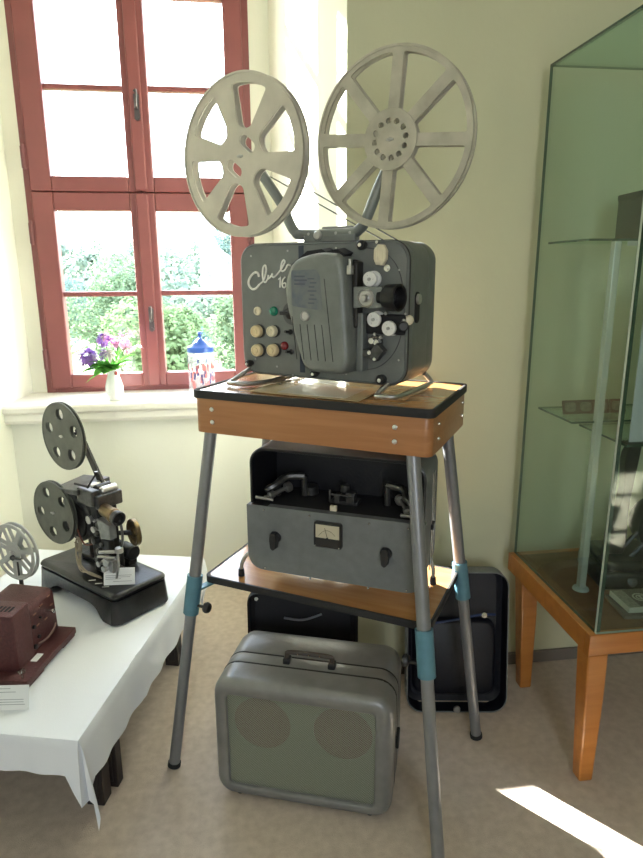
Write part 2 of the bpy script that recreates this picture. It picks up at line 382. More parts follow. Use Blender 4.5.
tree(-.1, 11.6, 1.5, 1.3, LY, 'yellow green shrub low behind the lidded jar', 3500, .055, .02, 'shrub')
tree(-3.6, 12.2, 1.3, 1.4, LY, 'yellowish shrub low behind the flowers in the vase', 3500, .055, .02, 'shrub')
g = G()
for k in range(230):
    y = random.uniform(38, 105); x = random.uniform(-.62*y-6, .22*y+8); r = random.uniform(1.4, 2.6)
    leaves(g, x, y, terr(x, y)+r*.9, r, r*1.7, 190, .33, 5)
tag(mk('distant_woodland', g, leafmat('foliage_far_haze', (.17,.215,.165), (.115,.155,.13)), None, False), 'haze-coloured green woodland covering the far hillside outside', 'woodland', kind='stuff')  # distance haze is painted into the far leaf colour

# ================================================================== STAND
st = thing('projector_stand', 'wooden topped projector stand on four splayed grey tube legs with blue collars', 'stand', (.249,1.643,0), -.5542)
W, D, ZT = .642, .366, 1.10
top = rr(-W/2+.004, W/2-.004, -D/2+.004, D/2-.004, .014)
g = G(); g.slab(top, ZT-.024, ZT-.003); tt = mk('tabletop', g, TOPW, st)
g = G(); vs, fs = plate([rr(-W/2, W/2, -D/2, D/2, .018), rr(-W/2+.005, W/2-.005, -D/2+.005, D/2-.005, .013)], .021, .0015)
g.add(vs, fs, T(0,0,ZT-.0105)); mk('edge_trim', g, GASKET, tt)['label'] = 'black edging strip'
g = G(); vs, fs = plate([rr(-W/2+.004, W/2-.004, -D/2+.004, D/2-.004, .020), rr(-W/2+.022, W/2-.022, -D/2+.022, D/2-.022, .012)], .091, .001)
g.add(vs, fs, T(0,0,ZT-.021-.0458)); g.box(-W/2+.02,W/2-.02,-D/2+.02,D/2-.02,ZT-.03,ZT-.0235); mk('apron', g, BEECH, st)
def bolt(parent, x, y, z, n, r=.0065):
    g = G(); g.lathe([(r,0),(r,.0015),(r*.8,.004),(r*.3,.0055),(.0001,.0056)], 16, align((x,y,z), n)); return mk('bolt', g, CHROME, parent)
for u in (-.262, .232):
    for z in (1.052, 1.018): bolt(st, u, -D/2+.004, z, (0,-1,0), .0075)
for v in (-.12, .14):
    for z in (1.055, 1.02): bolt(st, W/2-.004, v, z, (1,0,0), .0045)
legs = {'fl':((-.283,-.155),(-.378,-.288)), 'fr':((.268,-.155),(.41,-.318)), 'br':((.275,.145),(.402,.182)), 'bl':((-.27,.14),(-.386,.19))}
def legpt(k, z):
    t, b = legs[k]; s = (1.0-z)/.99; return Vector((t[0]+(b[0]-t[0])*s, t[1]+(b[1]-t[1])*s, z))
for k in legs:
    g = G(); g.tube([legpt(k, 1.06), legpt(k, .55)], .0165, 20); g.tube([legpt(k, .56), legpt(k, .012)], .0155, 20)
    lg = mk('leg', g, TUBE, st)
    g = G(); a = legpt(k, .004); b = legpt(k, .016); g.tube([a, b], .0185, 20); mk('rubber_foot', g, GASKET, lg)
    a = legpt(k, .585); b = legpt(k, .474); g = G(); g.tube([a, b], .0215, 24)
    sx = -1 if a.x > 0 else 1
    cc = legpt(k, .53); q0 = Vector((cc.x, cc.y)); q1 = Vector((math.copysign(.305, cc.x), math.copysign(.135, cc.y))); dd = (q1-q0).normalized(); nn = Vector((-dd.y, dd.x))*.010
    g.loops([[(*(q0+nn), zq), (*(q1+nn), zq), (*(q1-nn), zq), (*(q0-nn), zq)] for zq in (.535, .541)])
    mk('leg_collar', g, BLUE, lg)['label'] = 'blue painted collar'
    c = legpt(k, .50); g = G(); g.tube([(c.x,c.y,c.z),(c.x+sx*.045,c.y,c.z)], .0045, 10); g.lathe([(.006,0),(.014,.003),(.016,.010),(.013,.017),(.005,.019)], 10, align((c.x+sx*.040,c.y,c.z), (sx,0,0)))
    mk('clamp_knob', g, BLACK, lg)
SZ = .56; SW, SD = .655, .322; so = (.0, -.0)
sp = rr(-SW/2, SW/2, -SD/2, SD/2, .018); g = G(); g.slab(rr(-SW/2+.004, SW/2-.004, -SD/2+.004, SD/2-.004, .026), SZ-.018, SZ-.001)
sh = mk('shelf', g, TOPW, st); g = G(); vs, fs = plate([sp, rr(-SW/2+.0045, SW/2-.0045, -SD/2+.0045, SD/2-.0045, .0255)], .02, .0015); g.add(vs, fs, T(0,0,SZ-.010)); mk('edge_trim', g, GASKET, sh)['label'] = 'black edging strip'
for x, y in ((-.27,-.12),(.27,-.12),(.27,.12),(-.27,.12)):
    g = G(); g.lathe([(.004,0),(.018,.0),(.02,.006),(.016,.014),(.006,.018)], 12, T(x,y,SZ-.018) @ RX(PI)); mk('clamp_knob', g, BLACK, sh)

# ================================================================== BIG PROJECTOR
PJ = thing('film_projector', 'large grey cabinet film projector with Club 16 lettering, on the stand top', 'projector', (.2677,1.687,1.10), -.66)
Wp, Hp, Dp, Zb = .486, .343, .19, .025
def loopsY(outl, st):          # outline fn(inset)-> xz pts, stations (y, inset)
    return [[(x, y, z) for x, z in outl(i)] for y, i in st]
def case_outline(w, h, zb, r):
    return lambda i: rr(-w/2+i, w/2-i, zb+i, zb+h-i, max(.004, r-i), 8)
ol = case_outline(Wp, Hp, Zb, .048)
f = -.095
g = G(); g.loops(loopsY(ol, [(f+.0082,.001),(f+.0095,0),(f+.028,0),(f+.030,.0015),(f+.032,0),(.02,0),(.03,.001),(.034,.002),(.038,.001),(.070,.0),(.085,.004),(.093,.012),(.095,.026)]))
mk('rear_shell', g, GREY, PJ)
g = G(); g.loops(loopsY(ol, [(f+.002,.006),(f,.004),(f+.0015,.002),(f+.0035,.0012),(f+.0035,.006)])); mk('front_rim', g, GREY, PJ)
g = G(); g.loops(loopsY(ol, [(f+.0032,.0006),(f+.0045,-.0004),(f+.0075,-.0004),(f+.0085,.0006)])); mk('gasket', g, GASKET, PJ)['label'] = 'black seam between the shells'
g = G(); g.loops(loopsY(ol, [(f+.004,.0065),(f-.0005,.0065)])); fp = mk('front_panel', g, GREYP, PJ)
F0 = f-.0005
def disc(parent, name, u, z, r, d, m, y=F0, prof=None, n=28, label=None):
    g = G(); pr = prof or [(r,0),(r,d*.8),(r*.9,d),(.0001,d)]
    g.lathe(pr, n, align((u, y, z-1.10), (0,-1,0))); o = mk(name, g, m, parent)
    if label: o['label'] = label
    return o
Z = lambda z: z-1.10
# vertical dark strip and bottom seam on the face
g = G(); g.box(-.057,-.042,F0-.0012,F0+.001,Z(1.140),Z(1.460)); mk('divider_strip', g, mat('blueish_strip', (.035,.045,.07), .3, .3), PJ)
# arc groove around the film path
g = G(); path = [(.12,1.452),(.165,1.445),(.198,1.425),(.220,1.39),(.230,1.34),(.232,1.29),(.222,1.235),(.200,1.195),(.165,1.168),(.12,1.158)]
g.tube(smoothpath([(u, F0-.0002, Z(z)) for u, z in path], 6), .0010, 6); mk('track_groove', g, mat('groove_grey',(.05,.055,.055),.6), PJ)
# lettering
LT = {'C': [(-0.1800, 1.3840), (-0.1835, 1.3935), (-0.1928, 1.3949), (-0.2056, 1.3864), (-0.2141, 1.3729), (-0.2123, 1.3600), (-0.2022, 1.3520), (-0.1900, 1.3545), (-0.1800, 1.3640)],
'l': [(-0.1800, 1.3640), (-0.1650, 1.3760), (-0.1570, 1.3990), (-0.1590, 1.4130), (-0.1660, 1.4080), (-0.1685, 1.3900), (-0.1665, 1.3740), (-0.1600, 1.3700), (-0.1520, 1.3790)],
'u': [(-0.1520, 1.3790), (-0.1498, 1.3886), (-0.1511, 1.382), (-0.1519, 1.378), (-0.144, 1.3833), (-0.1372, 1.3921), (-0.1385, 1.386), (-0.1342, 1.3825), (-0.1264, 1.3869), (-0.1175, 1.3947)],
'b': [(-0.1175, 1.3947), (-0.1075, 1.406), (-0.0986, 1.4198), (-0.1017, 1.4258), (-0.1072, 1.419), (-0.1107, 1.4069), (-0.1088, 1.3982), (-0.1002, 1.3999), (-0.0936, 1.4068), (-0.0892, 1.4136), (-0.0808, 1.4119)],
'1': [(-0.1126, 1.3772), (-0.107, 1.3834), (-0.1078, 1.3711), (-0.1087, 1.357)],
'6': [(-0.092, 1.3834), (-0.0985, 1.3777), (-0.102, 1.3676), (-0.1001, 1.3589), (-0.0947, 1.3571), (-0.0903, 1.3624), (-0.0923, 1.3685), (-0.0988, 1.3668)]}
g = G()
for k, pts in LT.items():
    r = .0023 if k in 'Club' else .0020
    P = [(u-(.006 if k in '16' else 0), F0-.0015, Z(z)) for u, z in pts]
    g.tube(smoothpath(P, 5) if k != '1' else P, r*(1.35 if k == 'C' else 1), 8)
mk('lettering', g, LETTER, PJ)['label'] = 'raised silver script reading Club 16'
# controls
disc(PJ,'jack_socket',-.188,1.295,.011,.006,IVORY,prof=[(.0115,0),(.0115,.004),(.009,.006),(.006,.006),(.0055,.002),(.0001,.002)],label='white ringed socket')
disc(PJ,'indicator_lamp',-.136,1.296,.0115,.010,GREENL,prof=[(.0125,0),(.0125,.004),(.010,.008),(.006,.011),(.0001,.012)],label='green indicator lamp')
disc(PJ,'indicator_lamp',-.104,1.207,.0115,.010,REDL,prof=[(.0115,0),(.0115,.004),(.0095,.008),(.006,.011),(.0001,.012)],label='dark red indicator lamp')
for (u, z, r, m) in ((-.188,1.242,.0165,CREAM),(-.138,1.244,.0145,IVORY),(-.188,1.191,.0165,CREAM),(-.137,1.194,.0165,CREAM)):
    disc(PJ,'dial_ring',u+.004,z,r*1.12,.003,BLACK)
    d = disc(PJ,'dial_knob',u,z,r,.016,m,y=F0-.002,prof=[(r,0),(r,.010),(r*.94,.014),(r*.78,.016),(r*.72,.0155),(r*.68,.013),(r*.45,.0135),(r*.4,.0165),(.0001,.0168)])
g = G(); g.lathe([(.030,0),(.030,.0012),(.0001,.0013)], 32, align((-.078,F0,Z(1.292)), (0,-1,0))); o = mk('selector_scale', g, mat('engraved_grey',(.08,.085,.085),.5), PJ)
g = G(); g.lathe([(.016,0),(.015,.008),(.008,.014),(.0001,.015)], 24, align((-.082,F0,Z(1.292)), (0,-1,0))); g.box(-.108,-.075,F0-.016,F0-.004,Z(1.288),Z(1.296)); mk('selector_knob', g, BLACK, PJ)
for u, z in ((-.081,1.244),(-.079,1.192)):
    g = G(); g.lathe([(.007,0),(.007,.003),(.004,.005),(.0035,.006),(.0001,.006)], 16, align((u-.004,F0,Z(z)), (0,-1,0))); g.tube([(u-.004,F0-.003,Z(z)),(u-.010,F0-.018,Z(z)+.002)], [.0025,.004], 8); mk('toggle_switch', g, BLACK, PJ)
for u, z, r in ((-.220,1.154,.0095),(-.012,1.142,.0105),(.176,1.141,.0125),(.120,1.457,.0115)):
    disc(PJ,'corner_knob',u+.006,z,r,.014,BLACK,prof=[(r*.8,0),(r*.8,.006),(r,.008),(r,.018),(r*.8,.021),(r*.45,.0212),(.0001,.0212)])
    disc(PJ,'knob_cap',u+.006,z,r*.42,.004,CHROME,y=F0-.0212)
for u, z in ((-.205,1.437),(-.09,1.448),(.05,1.452),(.218,1.40),(.222,1.19),(-.13,1.150),(.08,1.146),(-.20,1.165),(-.08,1.13),(.236,1.30)):
    disc(PJ,'screw',u,z,.0026,.0015,STEEL,n=10)
# octagonal cream knob with its pin
g = G(); octp = [(a*.86,b*.86) for a,b in [(-.013,-.026),(.006,-.028),(.016,-.012),(.017,.010),(.008,.026),(-.008,.027),(-.019,.014),(-.020,-.010)]]
g.loops([[(.177+x,F0-.006,Z(1.434)+z) for x,z in octp],[(.177+x,F0-.018,Z(1.434)+z) for x,z in octp],[(.177+x*.8,F0-.021,Z(1.434)+z*.8) for x,z in octp]])
for k in range(5):
    g.tube([(.165+.006*k,F0-.0215,Z(1.418)),(.165+.006*k,F0-.0215,Z(1.450))], .0013, 6)
g.tube([(.178,F0,Z(1.434)),(.178,F0-.008,Z(1.434))], .008, 12)
mk('framing_knob', g, IVORY, PJ, ang=25)['label'] = 'eight sided ivory knob'
disc(PJ,'stop_pin',.190,1.404,.005,.012,CHROME,prof=[(.008,0),(.008,.008),(.0045,.0085),(.0045,.014),(.0001,.0145)])
disc(PJ,'stop_pin',.162,1.463,.004,.008,CHROME)
disc(PJ,'guide_ring',.105,1.412,.013,.01,BLACK,prof=[(.0125,0),(.0125,.007),(.010,.009),(.007,.009),(.006,.003),(.0001,.003)])
# lamp house cover
cov = fillet([(-.006,.055),(.108,.052),(.124,.085),(.108,.300),(.094,.338),(.030,.342),(-.034,.325),(-.060,.275),(-.056,.215)], [.03,.02,.02,.02,.03,.04,.07,.05,.06], 8)
g = G(); L = []
for y, i in ((F0,0),(F0-.050,0),(F0-.060,.0015),(F0-.067,.006),(F0-.070,.013),(F0-.0705,.02)): L.append([(x, y, z) for x, z in inset(cov, i)])
g.loops(L); cv = mk('lamp_cover', g, GREYL, PJ, ang=50)
for k in range(6):
    x = -.022+.0205*k; z0 = .085; z1 = (.172 if 1 <= k <= 4 else .28); x1 = x-.016*(z1-z0)/.1
    if k in (0,): z1 = .19
    g = G(); g.tube([(x,F0-.0705,z0),(x-.012*(z1-z0)/.1,F0-.0705,z1)], .0009, 5); mk('groove', g, BLACKM, cv)
g = G(); pl = fillet([(-.034,.215),(.052,.206),(.046,.286),(.035,.302),(-.035,.300)], .006); g.loops([[(x,F0-.070,z) for x,z in pl],[(x,F0-.0712,z) for x,z in pl]]); mk('nameplate', g, PLATEM, cv)['label'] = 'worn bluish name plate with faded print'
g = G()
for k in range(3): g.box(-.026,.004+.006*(k%2),F0-.0718,F0-.0711,.284-.009*k,.2875-.009*k)
for k in range(7): g.box(.012+.003*(k%3),.03+.003*((k*2)%4),F0-.0718,F0-.0711,.222+.0095*k,.2245+.0095*k)
mk('faded_print', g, mat('faded_ink',(.07,.08,.11),.6), cv)
g = G(); g.lathe([(.0125,0),(.0125,.004),(.0105,.006),(.0095,.006),(.009,.003),(.0001,.0028)], 24, align((.004,F0-.0705,.192), (0,-1,0))); mk('cover_button', g, STEEL, cv)
g = G()
for pts in ([(-.05,.318),(-.005,.349),(.035,.353),(.05,.345),(.03,.33)],[(.045,.346),(.075,.352),(.10,.340),(.09,.33)]):
    g.loops([[(x,F0-.003,z) for x,z in pts],[(x,F0-.045,z-.004) for x,z in pts]])
mk('vent_cowl', g, BLACKM, PJ)
g = G(); g.box(.122,.140,F0-.03,F0,.06,.20); mk('gate_plate', g, GREYL, PJ, False, bevel=.003)
g = G(); g.box(.112,.126,F0-.035,F0,.165,.320); mk('film_gate', g, MACH, PJ, False, bevel=.004)
g = G(); g.box(.112,.124,F0-.062,F0-.05,.29,.31); g.tube([(.118,F0-.056,.305),(.118,F0-.056,.325)], .004, 8); mk('gate_latch', g, STEEL, PJ, bevel=.001)
# lens block and barrel
g = G(); blk = fillet([(.122,.212),(.150,.216),(.165,.200+.012),(.196,.214),(.196,.262),(.122,.262)], .004)
g.loops([[(x,F0,z) for x,z in blk],[(x,F0-.046,z) for x,z in blk]]); lb = mk('lens_block', g, GREYL, PJ, bevel=.0015)
g = G(); g.lathe([(.021,0),(.021,.003),(.018,.006),(.017,.004),(.009,.004),(.009,.012),(.007,.016),(.0001,.017)], 28, align((.156,F0-.046,.236), (0,-1,0))); mk('focus_knob', g, STEEL, lb)
g = G(); AX = align((.186,F0-.030,.238), (1,-.18,0)); g.lathe([(.020,0),(.020,.014),(.027,.016),(.030,.02),(.031,.052),(.028,.054),(.025,.052),(.021,.03),(.0001,.028)], 32, AX); mk('lens', g, mat('lens_black',(.008,.008,.009),.5,spec=.3), PJ)['label'] = 'black lens barrel'
g = G(); g.lathe([(.019,0),(.012,.004),(.0001,.006)], 24, align((.218,F0-.030,.238), (1,0,0))); mk('lens_glass', g, mat('dark_lens_glass',(.02,.02,.03),.05,coat=1.), PJ)
def roller(u, z, r):
    g = G(); g.lathe([(r*.9,0),(r*1.08,.002),(r*1.08,.008),(r*.75,.010),(r*.7,.020),(r*1.0,.022),(r*1.0,.028),(r*.93,.0295),(.0001,.0295)], 32, align((u+.008,F0,Z(z)), (0,-1,0)))
    o = mk('sprocket_roller', g, WHITE, PJ)
    g = G(); g.lathe([(r*.22,0),(r*.22,.004),(r*.12,.0045),(.0001,.0045)], 16, align((u+.008,F0-.0295,Z(z)), (0,-1,0)))
    for k in range(3):
        a = k*2.1; g.tube([(u+.008+r*.55*math.cos(a),F0-.0295,Z(z)+r*.55*math.sin(a)),(u+.008+r*.55*math.cos(a),F0-.0300,Z(z)+r*.55*math.sin(a))], r*.06, 6)
    mk('roller_hub', g, STEEL, o)
roller(.147,1.379,.0175); roller(.159,1.286,.0175); roller(.198,1.267,.0175)
g = G(); g.box(.128,.24,F0-.012,F0,.150,.198); mk('roller_bracket', g, BLACKM, PJ, False, bevel=.006)
g = G(); g.lathe([(.012,0),(.012,.024),(.009,.027),(.0001,.027)], 18, align((.232,F0,Z(1.272)), (.4,-1,0))); mk('guide_post', g, BLACK, PJ)
for u, z in ((.118,1.377),(.132,1.279),(.162,1.250),(.178,1.243),(.236,1.285),(.19,1.30)):
    disc(PJ,'guide_pin',u,z,.0042,.012,STEEL,n=14)
g = G(); g.lathe([(.019,0),(.019,.010),(.0001,.011)], 24, align((.162,F0,Z(1.229)), (0,-1,0)))
g.add(*[[(.150,F0-.01,Z(1.198)),(.176,F0-.01,Z(1.186)),(.198,F0-.01,Z(1.213)),(.178,F0-.01,Z(1.232)),(.150,F0-.036,Z(1.198)),(.176,F0-.036,Z(1.186)),(.198,F0-.036,Z(1.213)),(.178,F0-.036,Z(1.232))], [(0,1,2,3),(4,5,6,7),(0,1,5,4),(1,2,6,5),(2,3,7,6),(3,0,4,7)]])
g.box(.140,.160,F0-.032,F0-.004,Z(1.197),Z(1.215))
mk('sound_head', g, MACHG, PJ, bevel=.002)
for u, z, r, d in ((.160,1.235,.008,.026),(.172,1.232,.008,.024),(.163,1.209,.0055,.042),(.176,1.194,.0045,.04)):
    disc(PJ,'sound_roller',u,z,r,d,CHROME,n=16)
# side lock and catch on the right flank
g = G(); sl = rr(-.013,.013,-.040,.034,.0129,6)
g.loops([[(Wp/2-.001,-.045+x,.215+z) for x,z in sl],[(Wp/2+.003,-.045+x,.215+z) for x,z in sl]]); mk('lock_plate', g, BLACKM, PJ)
g = G(); g.lathe([(.0125,0),(.0125,.004),(.011,.006),(.0035,.006),(.0001,.002)], 20, align((Wp/2+.003,-.045,.232), (1,0,0))); mk('lock_barrel', g, STEEL, PJ)
g = G(); g.lathe([(.010,0),(.012,.003),(.009,.008),(.0001,.010)], 16, align((Wp/2-.002,-.088,.185), (.6,-.8,0))); mk('catch_button', g, IVORY, PJ)
# feet
for s, u0 in ((-1,-.215),(1,.215)):
    pth = [(u0-.004,-.090,.040),(u0-.030*(1 if s<0 else -.2),-.150,.008),(u0-.022 if s<0 else u0,-.165,.0065),(u0+.012*1,-.158,.0065),(u0+.055 if s<0 else u0+.004,-.09,.0065),(u0+.05 if s<0 else u0+.02,.08,.0065),(u0+.03 if s<0 else u0+.024,.11,.012),(u0+.02,.09,.034)]
    if s > 0: pth = [(u0-.02,-.085,.034),(u0-.035,-.125,.0075),(u0-.020,-.140,.0065),(u0+.012,-.135,.0065),(u0+.020,-.10,.0065),(u0+.022,.06,.0065),(u0+.024,.085,.012),(u0+.01,.07,.035)]
    g = G(); g.tube(smoothpath(pth, 5), .0065, 10); mk('foot_bar', g, STEEL, PJ)
# carrying bracket with two reel arms
yb = -.030
zc = Hp+Zb
arm = [(-.221,-.062,.582),(-.206,-.058,.562),(-.150,yb,.470),(-.125,yb,.420),(-.108,yb,.398),(-.085,yb,.390),(.052,yb,.390),(.080,yb,.398),(.098,yb,.420),(.128,yb+.005,.492),(.168,-.012,.580),(.172,-.010,.594)]
g = G(); g.tube(smoothpath(arm, 5), .0132, 14); am = mk('reel_arm', g, GREYL, PJ)
g = G(); g.box(-.075,.075,yb-.014,yb+.014,zc-.002,.388); g.box(-.03,.06,yb+.002,yb+.012,.396,.408); mk('arm_saddle', g, GREY, am, False, bevel=.004)
g = G(); g.lathe([(.012,0),(.012,.004),(.009,.007),(.0001,.0075)], 20, align((-.032,yb-.011,.386), (0,-1,0))); mk('pivot_bolt', g, STEEL, am)
for u in (-.06, .02, .06): 
    g = G(); g.lathe([(.004,0),(.004,.002),(.0001,.003)], 10, align((u,yb-.011,.390), (0,-1,0))); mk('screw', g, STEEL, am)
for u, v_, zz in ((-.221,-.062,.582), (.172,-.010,.593)):
    g = G(); g.lathe([(.013,0),(.013,.010),(.006,.012),(.004,.02),(.004,.046),(.0001,.047)], 16, align((u,v_,zz), (0,-1,0))); mk('spindle', g, STEEL, am)
g = G(); a = Vector((-.205,.0,.562)); b = Vector((.155,.03,.366))
g.tube([a+Vector((0,0,.006)), b+Vector((.012,0,.0))], .0017, 6); g.tube([a+Vector((0,0,-.018)), b+Vector((-.028,0,.002))], .0017, 6); mk('drive_belt', g, WIRE, PJ)
# clear sleeve with paper under the cabinet
pm = tag(mk('plastic_sheet', G().box(.085,.345,1.0,1.0,0,0), PAPER) if False else mk('plastic_sheet', G().loops([[(x,y,1.0995) for x,y in rr(-.155,.150,-.200,-.020,.004,2)],[(x,y,1.1012) for x,y in rr(-.155,.150,-.200,-.020,.004,2)]], M=None), mat('yellowed_sheet', (.52,.42,.24), .12, var=.08, scale=8, coat=.6)), 'yellowish glossy sheet lying on the stand top under the big projector', 'sheet')
pm.location = (.2677,1.687,0); pm.rotation_euler = (0,0,-.60)
g = G(); g.loops([[(x,y,1.1012) for x,y in rr(-.08,.11,-.185,-.05,.004,2)],[(x,y,1.1018) for x,y in rr(-.08,.11,-.185,-.05,.004,2)]]); mk('pale_label', g, mat('pale_label_paper',(.55,.53,.45),.15,coat=.6), pm)

# ------------------------------------------------------------------ reels
def spoke_holes(n, r1, r2, sw, a0, fr=.012):
    H = []
    for k in range(n):
        s0 = a0+2*PI*k/n; s1 = a0+2*PI*(k+1)/n
        o0 = math.asin(sw/2/r2); i0 = math.asin(min(.95, sw/2/r1)); P = []
        m = 8
        for j in range(m+1): t = s0+o0+(s1-s0-2*o0)*j/m; P.append((r2*math.cos(t), r2*math.sin(t)))
        ai, bi = s1-i0, s0+i0
        if ai > bi:
            P.append((r1*math.cos(ai), r1*math.sin(ai))); P.append((r1*math.cos((ai+bi)/2), r1*math.sin((ai+bi)/2))); P.append((r1*math.cos(bi), r1*math.sin(bi)))
            rad = [fr]+[0]*(m-1)+[fr, fr*.5, 0, fr*.5]
        H.append(fillet(P, rad, 5))
    return H
def reel(name, label, R, holes, th, gap, m, loc, rz, tilt=0., grp=None, hub=.03, core=None, hubmat=None, pivot=None):
    t = thing(name, label, 'film reel', loc, rz, grp or 'film reels mounted on the projectors'); t.rotation_euler = (tilt, 0, rz)
    vs, fs = plate([circle(R, 96)]+holes, th)
    for y, nm in ((-gap/2, 'flange'), (gap/2, 'flange')):
        g = G(); g.add(vs, fs, T(0,y,0) @ FACE)
        vv, ff = plate([circle(R, 96), circle(R-.004, 96)], th*2.2, .0008); g.add(vv, ff, T(0,y,0) @ FACE)
        mk(nm, g, m, t, ang=40)
    g = G(); g.tube([(0,-gap/2,0),(0,gap/2,0)], hub, 40); mk('hub', g, hubmat or m, t)
    if core:
        g = G(); g.tube([(0,-gap/2+.0015,0),(0,gap/2-.0015,0)], core, 60); mk('wound_film', g, FILM, t)
    g = G(); g.tube([(0,-gap/2-.006,0),(0,gap/2+.004,0)], .0045, 12); g.box(-.009,.009,-gap/2-.006,-gap/2-.002,-.0025,.0025); mk('spindle_key', g, STEEL, t, bevel=.0005)
    return t
lh = []
for k in range(6):
    a = math.radians(78+60*k); r1, r2 = .064, .171; w2 = math.radians(19.5)
    P = [((r2)*math.cos(a+w2*(1-2*j/6)), r2*math.sin(a+w2*(1-2*j/6))) for j in range(7)]
    w1 = math.radians(17); P += [(r1*1.15*math.cos(a-w1), r1*1.15*math.sin(a-w1)), (r1*math.cos(a), r1*math.sin(a)), (r1*1.15*math.cos(a+w1), r1*1.15*math.sin(a+w1))]
    P.reverse(); lh.append(fillet(P, [.012,.02,.012]+[.022]+[0]*5+[.022], 6))
for a in (50, 232):
    a = math.radians(a); c = (.036*math.cos(a), .036*math.sin(a)); d = (-math.sin(a), math.cos(a))
    P = []
    for sgn in (1, -1):
        for k in range(9):
            t = -PI/2+PI*k/8; P.append((c[0]+sgn*(d[0]*(.014+.0145*math.cos(t)) ) + math.cos(a)*.0145*math.sin(t)*sgn, c[1]+sgn*(d[1]*(.014+.0145*math.cos(t)))+math.sin(a)*.0145*math.sin(t)*sgn))
    lh.append(P)
lh.append([(x*.004,y*.004) for x,y in ((-1,-1),(1,-1),(1,1),(-1,1))])
reel('film_reel', 'large pale reel with six rounded openings on the left arm of the big projector', .195, lh, .004, .022, REELM, (.0364,1.750,1.6813), -.72, hub=.016)
rh = spoke_holes(8, .064, .182, .026, math.radians(-5), .010)
for k in range(12):
    if k in (5,): continue
    a = 2*PI*k/12+.1; rh.append(circle(.0075, 16, .040*math.cos(a), .040*math.sin(a)))
rr_ = reel('film_reel', 'large worn reel with eight flat spokes on the right arm of the big projector', .196, rh, .003, .020, REELR, (.3763,1.550,1.6905), -.684, hub=.025)
g = G(); vs, fs = plate([circle(.066, 60)]+[circle(.0072, 16, .040*math.cos(2*PI*k/12+.1), .040*math.sin(2*PI*k/12+.1)) for k in range(12)], .003); g.add(vs, fs, T(0,-.0135,0) @ FACE)
mk('hub_plate', g, REELR, rr_)

# ================================================================== AMPLIFIER
AM = thing('amplifier', 'grey amplifier with black open recess and round meter panel, on the stand shelf', 'amplifier', (.275,1.600,SZ), -.4775)
Wa, Ha, Da, zb = .476, .338, .18, .050
zt = zb+Ha; ol = case_outline(Wa, Ha, zb, .046)
g = G()   # open fronted shell: outer skin, lip, inner skin, back
fy = -Da/2
g.loops(loopsY(ol, [(fy+.004,0.006),(fy,.003),(fy+.002,.0),(fy+.03,0),(.0,0),(Da/2-.02,.0),(Da/2-.006,.006),(Da/2,.022)]), cap0=False)
g.loops(loopsY(ol, [(fy+.004,.006),(Da/2-.02,.010)]), cap0=False)
mk('shell', g, AMPG, AM)
g = G(); g.loops(loopsY(ol, [(fy+.003,.0068),(Da/2-.024,.0108)]), cap0=False); mk('recess_lining', g, INNER, AM)['label'] = 'black interior of the recess'
g = G(); g.tube([(x, fy+.001, z) for x, z in ol(.0045)], .0035, 8, closed=True); mk('rim_gasket', g, BLACK, AM)
lp_ = [(-Wa/2-.006,.205+.032),(-Wa/2-.006,.085)]
pp = fillet([(-Wa/2-.003,.232),(-Wa/2-.003,zb-.003),(Wa/2+.003,zb-.003),(Wa/2+.003,.236)], [.002,.05,.05,.002], 8)
g = G(); g.loops([[(x,fy-.018+(0 if i else 0),z) for x,z in inset(pp, .0015 if i == 0 else 0)] if i < 2 else [(x,fy+.004,z) for x,z in pp] for i in range(3)]); mk('control_panel', g, AMPG, AM)
FA = fy-.018
g = G(); g.box(-Wa/2+.010,Wa/2-.010,fy-.016,Da/2-.03,.222,.2325); mk('deck', g, BLACKM, AM, False)
g = G(); mt_ = rr(-.046,.030,.142,.212,.007); g.loops([[(x,FA,z) for x,z in mt_],[(x,FA-.007,z) for x,z in mt_],[(x,FA-.010,z) for x,z in inset(mt_,.003)]]); mm = mk('meter', g, BLACK, AM)
g = G(); g.box(-.040,.024,FA-.0108,FA-.0098,.170,.206); md = mk('meter_dial', g, mat('meter_paper',(.52,.47,.34),.4), mm, False)
g = G(); g.tube([(-.008,FA-.0115,.172),(-.015,FA-.0115,.198)], .0006, 5); g.tube([(x*.001,FA-.0112,.192-.00006*(x+8)**2*.5) for x in range(-32,18,5)], .0004, 4); g.tube([(-.008,FA-.0112,.17),(-.008,FA-.0125,.17)], .003, 10); mk('needle', g, GASKET, mm)
for x in (-.040, .024):
    for z in (.148, .160)[:1]: bolt(mm, x, FA-.010, z, (0,-1,0), .0028)
for u in (-.158, .145):
    g = G(); g.lathe([(.016,0),(.015,.006),(.013,.008),(.0001,.008)], 20, align((u,FA,.148), (0,-1,0)))
    kp = fillet([(-.009,-.026),(0,-.032),(.009,-.026),(.012,0),(.009,.018),(-.009,.018),(-.012,0)], .004); g.loops([[(u+x,FA-.006,.148+z) for x,z in kp],[(u+x*.8,FA-.022,.148+z*.95) for x,z in kp]]); mk('pointer_knob', g, BLACK, AM, ang=50)
for u in (-.19,-.06,.10,.2):
    for z in (.222, .044): 
        if z == .044 and abs(u) > .17: z = .055
        bolt(AM, u, FA, z, (0,-1,0), .003)
